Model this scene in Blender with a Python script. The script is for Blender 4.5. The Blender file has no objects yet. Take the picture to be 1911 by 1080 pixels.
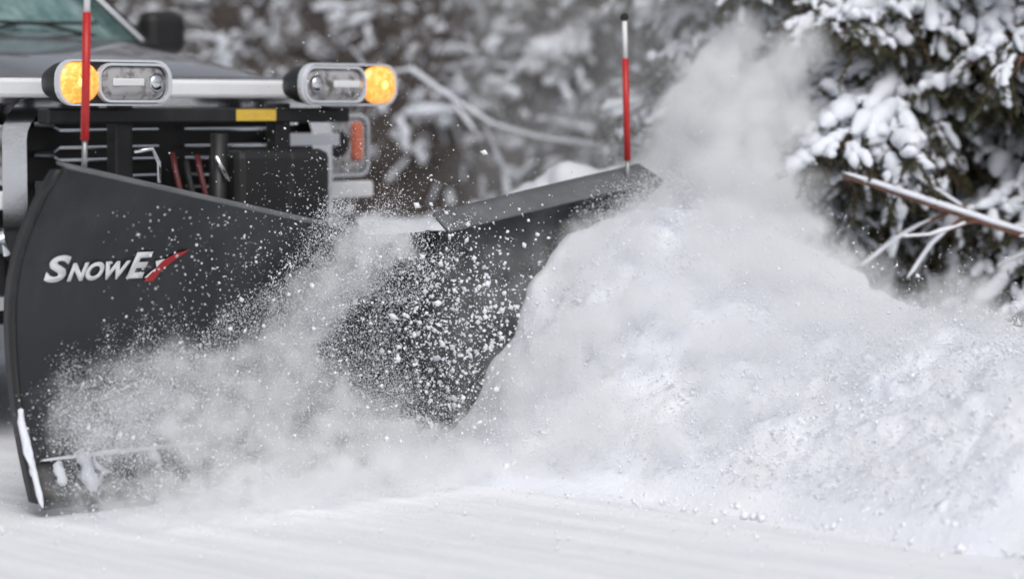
import bpy, bmesh, math, random
import numpy as np
from mathutils import Vector, Matrix

# ------------------------------------------------------------------ camera, sky, sun, exposure
sc = bpy.context.scene
COL = sc.collection
CAM_POS = Vector((0.0, -8.0, 1.2))
cam_d = bpy.data.cameras.new("camera")
cam = bpy.data.objects.new("camera", cam_d); COL.objects.link(cam)
cam.location = CAM_POS
cam_d.sensor_width = 36.0
cam_d.lens = 84.4
cam.rotation_euler = (math.radians(90.0 - 4.37), 0.0, 0.0)
cam_d.clip_start = 0.1
cam_d.clip_end = 2000.0
cam_d.dof.use_dof = True
cam_d.dof.focus_distance = 7.75
cam_d.dof.aperture_fstop = 1.1
sc.camera = cam

SUN_EL, SUN_ROT = math.radians(50), math.radians(168)
world = bpy.data.worlds.new("World"); sc.world = world
world.use_nodes = True
wn = world.node_tree.nodes; wl = world.node_tree.links
wn.clear()
sky = wn.new("ShaderNodeTexSky"); sky.sky_type = 'NISHITA'; sky.sun_disc = False
sky.sun_elevation = SUN_EL; sky.sun_rotation = SUN_ROT
sky.dust_density = 4.0; sky.air_density = 1.0; sky.ozone_density = 1.0
hs = wn.new("ShaderNodeHueSaturation"); hs.inputs["Saturation"].default_value = 0.34
bg = wn.new("ShaderNodeBackground"); bg.inputs["Strength"].default_value = 0.13
wo = wn.new("ShaderNodeOutputWorld")
wl.new(sky.outputs[0], hs.inputs["Color"]); wl.new(hs.outputs[0], bg.inputs["Color"]); wl.new(bg.outputs[0], wo.inputs["Surface"])

sun_d = bpy.data.lights.new("sun", 'SUN'); sun_d.energy = 0.8; sun_d.angle = math.radians(40); sun_d.color = (1.0, 0.985, 0.965)
sun = bpy.data.objects.new("sun", sun_d); COL.objects.link(sun)
# direction towards the sun: nishita rotation is measured from +Y clockwise
sd = Vector((math.sin(SUN_ROT) * math.cos(SUN_EL), math.cos(SUN_ROT) * math.cos(SUN_EL), math.sin(SUN_EL)))
sun.rotation_euler = sd.to_track_quat('Z', 'Y').to_euler()
sun.location = sd * 20

sc.view_settings.view_transform = 'Standard'
sc.view_settings.look = 'None'
sc.view_settings.gamma = 1.0
sc.view_settings.use_curve_mapping = False
sc.view_settings.exposure = -0.05
sc.cycles.max_bounces = 12
sc.cycles.diffuse_bounces = 3
sc.cycles.glossy_bounces = 3
sc.cycles.transmission_bounces = 4
sc.cycles.transparent_max_bounces = 8
sc.cycles.volume_bounces = 9
sc.cycles.volume_step_rate = 3.0
sc.cycles.volume_max_steps = 256
sc.cycles.use_denoising = True
sc.cycles.adaptive_threshold = 0.02

rng = np.random.default_rng(7)
random.seed(7)

# ------------------------------------------------------------------ helpers
def mat(name, color, rough=0.6, metal=0.0, noise=None, bump=None, emit=None, spec=0.5, coat=0.0, alpha=None):
    """noise=(scale, colour2, low, high[, stretch]); bump=(scale, strength, distance)"""
    m = bpy.data.materials.new(name); m.use_nodes = True
    nt = m.node_tree; b = nt.nodes["Principled BSDF"]
    b.inputs["Base Color"].default_value = (*color, 1)
    b.inputs["Roughness"].default_value = rough
    b.inputs["Metallic"].default_value = metal
    b.inputs["Specular IOR Level"].default_value = spec
    b.inputs["Coat Weight"].default_value = coat
    tc = nt.nodes.new("ShaderNodeTexCoord")
    if noise:
        mp = nt.nodes.new("ShaderNodeMapping")
        if len(noise) > 4: mp.inputs["Scale"].default_value = noise[4]
        if len(noise) > 5: mp.inputs["Rotation"].default_value = noise[5]
        n = nt.nodes.new("ShaderNodeTexNoise"); n.inputs["Scale"].default_value = noise[0]; n.inputs["Detail"].default_value = 6
        n.inputs["Roughness"].default_value = 0.62
        r = nt.nodes.new("ShaderNodeMapRange"); r.inputs["From Min"].default_value = noise[2]; r.inputs["From Max"].default_value = noise[3]
        mx = nt.nodes.new("ShaderNodeMix"); mx.data_type = 'RGBA'
        mx.inputs["A"].default_value = (*color, 1); mx.inputs["B"].default_value = (*noise[1], 1)
        nt.links.new(tc.outputs["Object"], mp.inputs["Vector"]); nt.links.new(mp.outputs[0], n.inputs["Vector"])
        nt.links.new(n.outputs["Fac"], r.inputs["Value"]); nt.links.new(r.outputs[0], mx.inputs["Factor"])
        nt.links.new(mx.outputs["Result"], b.inputs["Base Color"])
    if bump:
        n2 = nt.nodes.new("ShaderNodeTexNoise"); n2.inputs["Scale"].default_value = bump[0]; n2.inputs["Detail"].default_value = 8
        n2.inputs["Roughness"].default_value = 0.65
        bp = nt.nodes.new("ShaderNodeBump"); bp.inputs["Strength"].default_value = bump[1]; bp.inputs["Distance"].default_value = bump[2]
        nt.links.new(tc.outputs["Object"], n2.inputs["Vector"]); nt.links.new(n2.outputs["Fac"], bp.inputs["Height"])
        nt.links.new(bp.outputs[0], b.inputs["Normal"])
    if emit:
        b.inputs["Emission Color"].default_value = (*emit[0], 1); b.inputs["Emission Strength"].default_value = emit[1]
    return m

M = {}
M['snow'] = mat('snow', (0.80, 0.83, 0.90), 0.75, noise=(3.0, (0.86, 0.87, 0.89), 0.35, 0.7), bump=(38, 0.5, 0.02), spec=0.25)
M['snow_soft'] = mat('snow_soft', (0.80, 0.83, 0.89), 0.8, bump=(60, 0.35, 0.01), spec=0.2)
M['snow_grain'] = mat('snow_grain', (0.86, 0.88, 0.92), 0.7, spec=0.3)
M['moldboard'] = mat('moldboard_paint', (0.019, 0.021, 0.024), 0.33, noise=(4.0, (0.052, 0.055, 0.058), 0.48, 0.82, (1.0, 1.0, 0.35)), bump=(26, 0.10, 0.01), spec=0.5)
M['flange'] = mat('flange_steel', (0.11, 0.115, 0.12), 0.5, noise=(9, (0.16, 0.165, 0.17), 0.4, 0.7), spec=0.5)
M['edge_steel'] = mat('worn_steel', (0.035, 0.034, 0.034), 0.45, metal=0.4, noise=(14, (0.10, 0.075, 0.06), 0.58, 0.85))
M['black_steel'] = mat('black_steel', (0.014, 0.014, 0.015), 0.45, noise=(12, (0.03, 0.03, 0.032), 0.5, 0.8))
M['rubber'] = mat('rubber', (0.012, 0.012, 0.013), 0.7, noise=(25, (0.03, 0.03, 0.03), 0.5, 0.8), bump=(50, 0.3, 0.01))
M['black_plastic'] = mat('black_plastic', (0.018, 0.018, 0.019), 0.5, bump=(120, 0.15, 0.005))
M['grille_black'] = mat('grille_black', (0.006, 0.006, 0.007), 0.5)
M['chrome'] = mat('chrome', (0.75, 0.76, 0.78), 0.14, metal=1.0, bump=(18, 0.03, 0.01))
M['silver'] = mat('silver_trim', (0.72, 0.74, 0.79), 0.35, metal=0.25)
M['bright_trim'] = mat('bright_trim', (0.92, 0.93, 0.95), 0.35, noise=(7, (0.84, 0.86, 0.90), 0.4, 0.7))
M['paint'] = mat('grey_paint', (0.15, 0.145, 0.155), 0.26, metal=0.35, coat=0.7, noise=(5, (0.22, 0.215, 0.23), 0.42, 0.75))
M['glass'] = mat('glass_painted_reflections', (0.10, 0.19, 0.185), 0.08, noise=(5.0, (0.26, 0.37, 0.36), 0.38, 0.66, (1.0, 2.6, 2.6), (0.3, 0.2, 0.5)), spec=0.6)  # opaque panes; teal and paler streaks are tree reflections painted into the colour
M['lens'] = mat('clear_lens', (0.42, 0.41, 0.42), 0.12, noise=(24, (0.10, 0.095, 0.09), 0.48, 0.64), spec=0.7, coat=0.6)
M['amber'] = mat('amber_lens', (0.85, 0.30, 0.03), 0.25, noise=(45, (1.0, 0.66, 0.20), 0.45, 0.58), emit=((1.0, 0.45, 0.08), 0.8), coat=0.5)
M['amber_hot'] = mat('amber_bulb', (1.0, 0.7, 0.2), 0.3, emit=((1.0, 0.62, 0.16), 1.9))
M['amber_off'] = mat('amber_reflector', (0.62, 0.14, 0.08), 0.25, noise=(60, (0.75, 0.25, 0.15), 0.4, 0.7), coat=0.5)
M['red'] = mat('red_sleeve', (0.50, 0.018, 0.018), 0.35, noise=(40, (0.42, 0.015, 0.015), 0.4, 0.7))
M['red_dark'] = mat('red_hose_end', (0.09, 0.014, 0.014), 0.5)
M['white_rod'] = mat('white_rod', (0.74, 0.74, 0.75), 0.4)
M['steel_rod'] = mat('steel_rod', (0.34, 0.34, 0.35), 0.35, metal=0.6)
M['yellow'] = mat('yellow_decal', (0.78, 0.52, 0.07), 0.45, noise=(40, (0.70, 0.46, 0.08), 0.4, 0.7))
M['white_decal'] = mat('white_decal', (0.82, 0.83, 0.84), 0.45)
M['red_decal'] = mat('red_decal', (0.40, 0.015, 0.02), 0.4)
M['tyre'] = mat('tyre_rubber', (0.02, 0.02, 0.021), 0.8, bump=(40, 0.3, 0.01))
M['bark'] = mat('bark', (0.085, 0.062, 0.050), 0.9, noise=(18, (0.13, 0.105, 0.09), 0.4, 0.7), bump=(40, 0.6, 0.01))
M['twig'] = mat('twig_bark', (0.11, 0.085, 0.072), 0.9, noise=(8, (0.17, 0.145, 0.13), 0.4, 0.7))
M['red_bark'] = mat('red_bark', (0.11, 0.045, 0.03), 0.85, noise=(18, (0.17, 0.09, 0.065), 0.4, 0.7))
M['needle'] = mat('needles', (0.050, 0.058, 0.026), 0.6, noise=(5, (0.10, 0.105, 0.052), 0.4, 0.7))
M['seat'] = mat('seat_cloth', (0.03, 0.03, 0.032), 0.9)

# hillside: leaf litter and snow patches
def hillside_material():
    m = bpy.data.materials.new('hillside_litter'); m.use_nodes = True
    nt = m.node_tree; b = nt.nodes["Principled BSDF"]; b.inputs["Roughness"].default_value = 0.9
    tc = nt.nodes.new("ShaderNodeTexCoord")
    n1 = nt.nodes.new("ShaderNodeTexNoise"); n1.inputs["Scale"].default_value = 1.7; n1.inputs["Detail"].default_value = 9; n1.inputs["Roughness"].default_value = 0.68
    r1 = nt.nodes.new("ShaderNodeValToRGB")
    r1.color_ramp.elements[0].position = 0.40; r1.color_ramp.elements[0].color = (0.075, 0.064, 0.058, 1)
    e = r1.color_ramp.elements.new(0.60); e.color = (0.16, 0.142, 0.134, 1)
    r1.color_ramp.elements[-1].position = 0.74; r1.color_ramp.elements[-1].color = (0.48, 0.49, 0.52, 1)
    nt.links.new(tc.outputs["Object"], n1.inputs["Vector"]); nt.links.new(n1.outputs["Fac"], r1.inputs["Fac"])
    nt.links.new(r1.outputs[0], b.inputs["Base Color"])
    bp = nt.nodes.new("ShaderNodeBump"); bp.inputs["Strength"].default_value = 0.8; bp.inputs["Distance"].default_value = 0.1
    nt.links.new(n1.outputs["Fac"], bp.inputs["Height"]); nt.links.new(bp.outputs[0], b.inputs["Normal"])
    return m
M['hill'] = hillside_material()

def road_material():
    m = bpy.data.materials.new('packed_snow_road'); m.use_nodes = True
    nt = m.node_tree; b = nt.nodes["Principled BSDF"]; b.inputs["Roughness"].default_value = 0.7
    b.inputs["Specular IOR Level"].default_value = 0.25
    tc = nt.nodes.new("ShaderNodeTexCoord")
    mp = nt.nodes.new("ShaderNodeMapping"); mp.vector_type = 'TEXTURE'
    mp.inputs["Rotation"].default_value = (0, 0, math.radians(-42)); mp.inputs["Scale"].default_value = (6.0, 0.55, 1)
    n1 = nt.nodes.new("ShaderNodeTexNoise"); n1.inputs["Scale"].default_value = 5; n1.inputs["Detail"].default_value = 8; n1.inputs["Roughness"].default_value = 0.6
    r1 = nt.nodes.new("ShaderNodeMapRange"); r1.inputs["From Min"].default_value = 0.35; r1.inputs["From Max"].default_value = 0.65
    mx = nt.nodes.new("ShaderNodeMix"); mx.data_type = 'RGBA'
    mx.inputs["A"].default_value = (0.80, 0.82, 0.86, 1); mx.inputs["B"].default_value = (0.92, 0.932, 0.955, 1)
    nt.links.new(tc.outputs["Object"], mp.inputs["Vector"]); nt.links.new(mp.outputs[0], n1.inputs["Vector"])
    nt.links.new(n1.outputs["Fac"], r1.inputs["Value"]); nt.links.new(r1.outputs[0], mx.inputs["Factor"])
    nt.links.new(mx.outputs["Result"], b.inputs["Base Color"])
    n2 = nt.nodes.new("ShaderNodeTexNoise"); n2.inputs["Scale"].default_value = 60; n2.inputs["Detail"].default_value = 5
    add = nt.nodes.new("ShaderNodeMath"); add.operation = 'MULTIPLY_ADD'; add.inputs[1].default_value = 0.25
    nt.links.new(n2.outputs["Fac"], add.inputs[0]); nt.links.new(n1.outputs["Fac"], add.inputs[2])
    nt.links.new(tc.outputs["Object"], n2.inputs["Vector"])
    bp = nt.nodes.new("ShaderNodeBump"); bp.inputs["Strength"].default_value = 0.5; bp.inputs["Distance"].default_value = 0.03
    nt.links.new(add.outputs[0], bp.inputs["Height"]); nt.links.new(bp.outputs[0], b.inputs["Normal"])
    return m
M['road'] = road_material()

def obj(name, me, m=None, parent=None, label=None, cat=None, group=None, kind=None, smooth=False, loc=None):
    if isinstance(me, bmesh.types.BMesh):
        bm = me; me = bpy.data.meshes.new(name); bm.to_mesh(me); bm.free()
    o = bpy.data.objects.new(name, me); COL.objects.link(o)
    if m is not None:
        for mm in (m if isinstance(m, (list, tuple)) else [m]): me.materials.append(mm)
    if parent is not None: o.parent = parent
    if label: o["label"] = label
    if cat: o["category"] = cat
    if group: o["group"] = group
    if kind: o["kind"] = kind
    if loc is not None: o.location = loc
    if smooth and len(me.polygons): me.polygons.foreach_set("use_smooth", np.ones(len(me.polygons), bool))
    return o

def empty(name, loc, rz, label, cat, group=None):
    o = bpy.data.objects.new(name, None); COL.objects.link(o)
    o.location = loc; o.rotation_euler = (0, 0, rz); o["label"] = label; o["category"] = cat
    if group: o["group"] = group
    o.empty_display_size = 0.2
    return o

def np_mesh(name, V, F):
    me = bpy.data.meshes.new(name)
    V = np.asarray(V, np.float32); F = np.asarray(F, np.int32)
    me.vertices.add(len(V)); me.vertices.foreach_set("co", V.ravel())
    k = F.shape[1]
    me.loops.add(F.size); me.loops.foreach_set("vertex_index", F.ravel())
    me.polygons.add(len(F)); me.polygons.foreach_set("loop_start", np.arange(0, F.size, k, dtype=np.int32))
    me.update(calc_edges=True)
    return me

def box(bm, c, s, bev=0.0, rot=None, seg=2):
    r = bmesh.ops.create_cube(bm, size=1.0)
    vs = r['verts']
    bmesh.ops.scale(bm, vec=s, verts=vs)
    if bev > 0:
        es = list({e for v in vs for e in v.link_edges})
        rb = bmesh.ops.bevel(bm, geom=es, offset=bev, segments=seg, affect='EDGES', profile=0.5)
        vs = list({v for f in rb['faces'] for v in f.verts} | {v for v in vs if v.is_valid})
    if rot is not None: bmesh.ops.rotate(bm, verts=vs, cent=(0, 0, 0), matrix=rot)
    bmesh.ops.translate(bm, vec=c, verts=vs)
    return vs

def bbox(c, s, bev=0.0, rot=None):
    bm = bmesh.new(); box(bm, c, s, bev, rot); return bm

def tube(bm, pts, rad, n=8, cap=True):
    pts = [Vector(p) for p in pts]
    if not hasattr(rad, '__len__'): rad = [rad] * len(pts)
    rings = []
    up = None
    for i, p in enumerate(pts):
        d = (pts[min(i + 1, len(pts) - 1)] - pts[max(i - 1, 0)])
        if d.length < 1e-9: d = Vector((0, 0, 1))
        d.normalize()
        if up is None:
            up = Vector((0, 0, 1)) if abs(d.z) < 0.9 else Vector((1, 0, 0))
        a = d.cross(up).normalized(); b = a.cross(d).normalized(); up = b
        rings.append([bm.verts.new(p + (a * math.cos(2 * math.pi * k / n) + b * math.sin(2 * math.pi * k / n)) * rad[i]) for k in range(n)])
    for r0, r1 in zip(rings, rings[1:]):
        for k in range(n):
            bm.faces.new((r0[k], r0[(k + 1) % n], r1[(k + 1) % n], r1[k]))
    if cap:
        bm.faces.new(list(reversed(rings[0]))); bm.faces.new(rings[-1])

def tb(pts, rad, n=8):
    bm = bmesh.new(); tube(bm, pts, rad, n); return bm

def prism_x(outline, x0, x1, bev=0.0):
    """outline [(y,z)] extruded from x0 to x1"""
    bm = bmesh.new()
    a = [bm.verts.new((x0, y, z)) for y, z in outline]; b = [bm.verts.new((x1, y, z)) for y, z in outline]
    bm.faces.new(a); bm.faces.new(list(reversed(b)))
    n = len(a)
    for i in range(n): bm.faces.new((a[i], b[i], b[(i + 1) % n], a[(i + 1) % n]))
    bmesh.ops.recalc_face_normals(bm, faces=bm.faces)
    if bev > 0:
        es = [e for e in bm.edges if len({v.co.x for v in e.verts}) == 1]
        bmesh.ops.bevel(bm, geom=es, offset=bev, segments=2, affect='EDGES')
    return bm

def prism_y(outline, y0, y1, bev=0.0):
    bm = bmesh.new()
    a = [bm.verts.new((x, y0, z)) for x, z in outline]; b = [bm.verts.new((x, y1, z)) for x, z in outline]
    bm.faces.new(a); bm.faces.new(list(reversed(b)))
    n = len(a)
    for i in range(n): bm.faces.new((a[i], b[i], b[(i + 1) % n], a[(i + 1) % n]))
    bmesh.ops.recalc_face_normals(bm, faces=bm.faces)
    if bev > 0:
        es = [e for e in bm.edges if len({round(v.co.y, 6) for v in e.verts}) == 1]
        bmesh.ops.bevel(bm, geom=es, offset=bev, segments=2, affect='EDGES')
    return bm

def rrect(cy, cz, w, h, r, n=5):
    out = []
    for (sy, sz, a0) in ((1, 1, 0), (-1, 1, 90), (-1, -1, 180), (1, -1, 270)):
        for k in range(n + 1):
            a = math.radians(a0 + 90 * k / n)
            out.append((cy + sy * (w / 2 - r) + r * math.cos(a), cz + sz * (h / 2 - r) + r * math.sin(a)))
    return out

def frame_x(o1, o2, x0, x1):
    """ring between two outlines with equal point counts, extruded in x"""
    bm = bmesh.new(); n = len(o1)
    A = [bm.verts.new((x0, y, z)) for y, z in o1]; B = [bm.verts.new((x0, y, z)) for y, z in o2]
    C = [bm.verts.new((x1, y, z)) for y, z in o1]; D = [bm.verts.new((x1, y, z)) for y, z in o2]
    for i in range(n):
        j = (i + 1) % n
        for q in ((A, B), (B, D), (D, C), (C, A)):
            bm.faces.new((q[0][i], q[0][j], q[1][j], q[1][i]))
    bmesh.ops.recalc_face_normals(bm, faces=bm.faces)
    return bm

def grid_mesh(name, P):
    """P: (nu, nv, 3) array"""
    nu, nv = P.shape[:2]
    idx = np.arange(nu * nv).reshape(nu, nv)
    F = np.stack([idx[:-1, :-1], idx[1:, :-1], idx[1:, 1:], idx[:-1, 1:]], -1).reshape(-1, 4)
    return np_mesh(name, P.reshape(-1, 3), F)

# vectorised value noise
_tab = rng.random((64, 64, 64)).astype(np.float32)
def vnoise(x, y, z=0.0, oct=4, gain=0.5):
    x = np.asarray(x, float); y = np.asarray(y, float); z = np.asarray(z, float) + np.zeros_like(x)
    out = np.zeros_like(x); amp = 1.0; tot = 0.0
    for o in range(oct):
        xi = np.floor(x).astype(int); yi = np.floor(y).astype(int); zi = np.floor(z).astype(int)
        fx = x - xi; fy = y - yi; fz = z - zi
        fx = fx * fx * (3 - 2 * fx); fy = fy * fy * (3 - 2 * fy); fz = fz * fz * (3 - 2 * fz)
        def T(i, j, k): return _tab[(xi + i) & 63, (yi + j) & 63, (zi + k) & 63]
        v = ((T(0, 0, 0) * (1 - fx) + T(1, 0, 0) * fx) * (1 - fy) + (T(0, 1, 0) * (1 - fx) + T(1, 1, 0) * fx) * fy) * (1 - fz) + \
            ((T(0, 0, 1) * (1 - fx) + T(1, 0, 1) * fx) * (1 - fy) + (T(0, 1, 1) * (1 - fx) + T(1, 1, 1) * fx) * fy) * fz
        out += amp * (v * 2 - 1); tot += amp; amp *= gain
        x = x * 2.03 + 11.3; y = y * 2.03 + 5.7; z = z * 2.03 + 3.1
    return out / tot

def sstep(a, b, x):
    t = np.clip((np.asarray(x, float) - a) / (b - a), 0, 1)
    return t * t * (3 - 2 * t)

# ------------------------------------------------------------------ frame of the place
HEAD = math.radians(-45)                       # heading of the truck
FW = np.array([math.cos(HEAD), math.sin(HEAD)])  # forward
LF = np.array([-math.sin(HEAD), math.cos(HEAD)]) # truck's left
HINGE = np.array([-0.47, 0.0])

# ------------------------------------------------------------------ ground
def spaced(lo, hi, n_in, far):
    inner = np.linspace(lo, hi, n_in)
    st = (hi - lo) / n_in
    out_r, out_l, s = [], [], st
    x = hi
    while x < far: s *= 1.45; x += s; out_r.append(x)
    x = lo; s = st
    while x > -far: s *= 1.45; x -= s; out_l.append(x)
    return np.array(out_l[::-1] + list(inner) + out_r)

gx = spaced(-4, 4, 260, 600); gy = spaced(-7, 4, 340, 600)
X, Y = np.meshgrid(gx, gy, indexing='ij')
la = X * FW[0] + Y * FW[1]; lb = X * LF[0] + Y * LF[1]
Z = 0.006 * vnoise(la * 0.5, lb * 6.0, 1.0, 4) + 0.004 * vnoise(X * 14, Y * 14, 4.0, 3)
Z *= np.exp(-((X / 30) ** 2 + (Y / 30) ** 2))
obj("snowy_road", grid_mesh("snowy_road", np.stack([X, Y, Z - 0.012], -1)), M['road'], kind="structure", smooth=True)

TOE = np.array([0.40, -0.40])
def bank_parts(X, Y):
    a = (X - TOE[0]) * FW[0] + (Y - TOE[1]) * FW[1]
    b = (X - TOE[0]) * LF[0] + (Y - TOE[1]) * LF[1]
    return a, b
def bank_height(X, Y):
    a, b0 = bank_parts(X, Y)
    shift = 1.10 * (1 - sstep(-1.05, -0.80, a))
    b = b0 - shift + 0.10 * vnoise(a * 1.7, b0 * 0.5, 8.0, 3)
    hc = 0.43 + 0.05 * vnoise(a * 1.3, 2.0 + 0 * a, 1.0, 3)
    hc = hc + (0.25 * np.exp(-((a + 1.75) / 0.40) ** 2) + 0.22 * sstep(-0.9, -1.6, a))
    up = sstep(-0.30, 0.62 - 0.15 * sstep(-0.6, -1.2, a), b)
    down = 1 - 0.25 * sstep(0.85, 2.2, b)
    h = hc * up * down
    # windrow rolling in front of the plow wing
    nz = vnoise(X * 2.4, Y * 2.4, 9.0, 3)
    hw = np.interp(b0 + 0.05 * nz, [-0.50, -0.22, -0.02, 0.16, 0.30, 0.42, 0.66, 0.95, 1.25, 1.6, 2.3],
                   [0.0, 0.05, 0.14, 0.38, 0.56, 0.66, 0.77, 0.78, 0.74, 0.56, 0.25])
    g = sstep(1.05, -0.70, a + 0.10 * nz) ** 1.1
    cut = np.maximum(sstep(-0.86, -0.74, a), sstep(1.02, 1.16, b0) * sstep(-1.9, -1.0, a))
    w = hw * g * cut
    k = 0.10                                     # smooth union
    m = np.maximum(h, w) + np.maximum(k - np.abs(h - w), 0) ** 2 / (4 * k) * sstep(0.03, 0.12, np.maximum(h, w))
    return m - 0.06 * (1 - sstep(0.0, 0.05, m))

fa = spaced(-2.0, 2.6, 400, 7); fa = fa[(fa > -8) & (fa < 8)]
fb = spaced(-1.6, 2.4, 400, 8); fb = fb[(fb > -4.5) & (fb < 8)]
X, Y = np.meshgrid(fa, fb, indexing='ij')
Z = bank_height(X, Y)
gxh, gyh = np.gradient(np.maximum(Z, 0), fa, fb)
nrm = np.stack([-gxh, -gyh, np.ones_like(Z)], -1); nrm /= np.linalg.norm(nrm, axis=-1, keepdims=True)
dsp = (0.035 * vnoise(X * 3.1, Y * 3.1, Z * 3.1, 3) + 0.085 * np.abs(vnoise(X * 4.3, Y * 4.3, Z * 4.3, 3)) + 0.012 * np.abs(vnoise(X * 13, Y * 13, Z * 13, 3, 0.6))) * sstep(0.0, 0.22, Z)
PB = np.stack([X, Y, Z], -1) + nrm * dsp[..., None]
PB_N = nrm
me = grid_mesh("snow_bank", PB)
bm = bmesh.new(); bm.from_mesh(me)
bmesh.ops.delete(bm, geom=[f for f in bm.faces if all(v.co.z < -0.0595 for v in f.verts)], context='FACES')
bm.to_mesh(me); bm.free()
obj("snow_bank", me, M['snow'], kind="structure", smooth=True)
_a, _b = bank_parts(X, Y)
_sel = (_a > -0.62) & (_a < 1.4) & (_b > -0.3) & (_b < 1.0) & (Z > 0.05)
WIND_P = PB[_sel]; WIND_N = PB_N[_sel]

hx = spaced(-9, 9, 150, 140); hy = np.concatenate([np.linspace(5.0, 14, 110), np.linspace(14.3, 60, 60)])
X, Y = np.meshgrid(hx, hy, indexing='ij')
dl = (X - HINGE[0]) * LF[0] + (Y - HINGE[1]) * LF[1]            # the road runs on past the truck: no hill on it
slope = 0.22 + 0.40 * np.maximum(Y - 5.6, 0) * (1 - 0.35 * sstep(14, 50, Y))
Z = np.minimum(slope, 12 + 0.05 * Y) - 0.5 * (1 - sstep(5, 6, Y)) + 0.22 * vnoise(X * 0.7, Y * 0.7, 3.3, 5)
Z = (Z + 0.6) * sstep(1.9, 4.2, dl) - 0.6
obj("hillside", grid_mesh("hillside", np.stack([X, Y, Z], -1)), M['hill'], kind="structure", smooth=True)

# ------------------------------------------------------------------ the plow
plow = empty("snow_plow", (HINGE[0], HINGE[1], 0), 0.0,
             "black steel V-shaped snow plow with white lettering, mounted on the pickup's front", "snow plow")
WING = {'near': dict(d=np.array([-1.01, -0.87]), zt=(0.755, 1.027), ft=(0.17, 0.30)),
        'far': dict(d=np.array([0.785, 1.05]), zt=(0.755, 0.925), ft=(0.17, 0.30))}
for w in WING.values():
    w['L'] = float(np.hypot(*w['d'])); w['u'] = w['d'] / w['L']
    n = np.array([w['u'][1], -w['u'][0]])
    if n @ FW < 0: n = -n
    w['n'] = n

def wing_f(wing, s, z):
    w = WING[wing]; t = np.clip(np.asarray(s, float) / w['L'], 0, 1)
    zt = w['zt'][0] + (w['zt'][1] - w['zt'][0]) * t
    ft = w['ft'][0] + (w['ft'][1] - w['ft'][0]) * t ** 1.5
    v = np.asarray(z, float) / zt
    f = np.where(v < 0.55, 0.15 * (1 - v / 0.55) ** 2, ft * ((v - 0.55) / 0.45) ** 2)
    return f
def wing_zt(wing, s):
    w = WING[wing]; return w['zt'][0] + (w['zt'][1] - w['zt'][0]) * np.clip(np.asarray(s, float) / w['L'], 0, 1)
def wpt(wing, s, f, z, local=True):
    """s along the wing from the hinge, f forward of the pivot line, z up"""
    w = WING[wing]
    s, f, z = np.broadcast_arrays(np.asarray(s, float), np.asarray(f, float), np.asarray(z, float))
    xy = s[..., None] * w['u'] + f[..., None] * w['n']
    if not local: xy = xy + HINGE
    return np.concatenate([xy, z[..., None]], -1)

def slab(name, P, Q, m, parent, **k):
    """closed solid between two (nu,nv,3) grids"""
    nu, nv = P.shape[:2]; N = nu * nv
    V = np.concatenate([P.reshape(-1, 3), Q.reshape(-1, 3)])
    idx = np.arange(N).reshape(nu, nv)
    q = np.stack([idx[:-1, :-1], idx[1:, :-1], idx[1:, 1:], idx[:-1, 1:]], -1).reshape(-1, 4)
    F = [q, q[:, ::-1] + N]
    rim = np.concatenate([idx[:, 0], idx[-1, 1:], idx[-2::-1, -1], idx[0, -2:0:-1]])
    r2 = np.roll(rim, -1)
    F.append(np.stack([rim, rim + N, r2 + N, r2], -1))
    me = np_mesh(name, V, np.concatenate(F))
    bm = bmesh.new(); bm.from_mesh(me); bmesh.ops.recalc_face_normals(bm, faces=bm.faces); bm.to_mesh(me); bm.free()
    return obj(name, me, m, parent, **k)

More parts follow.
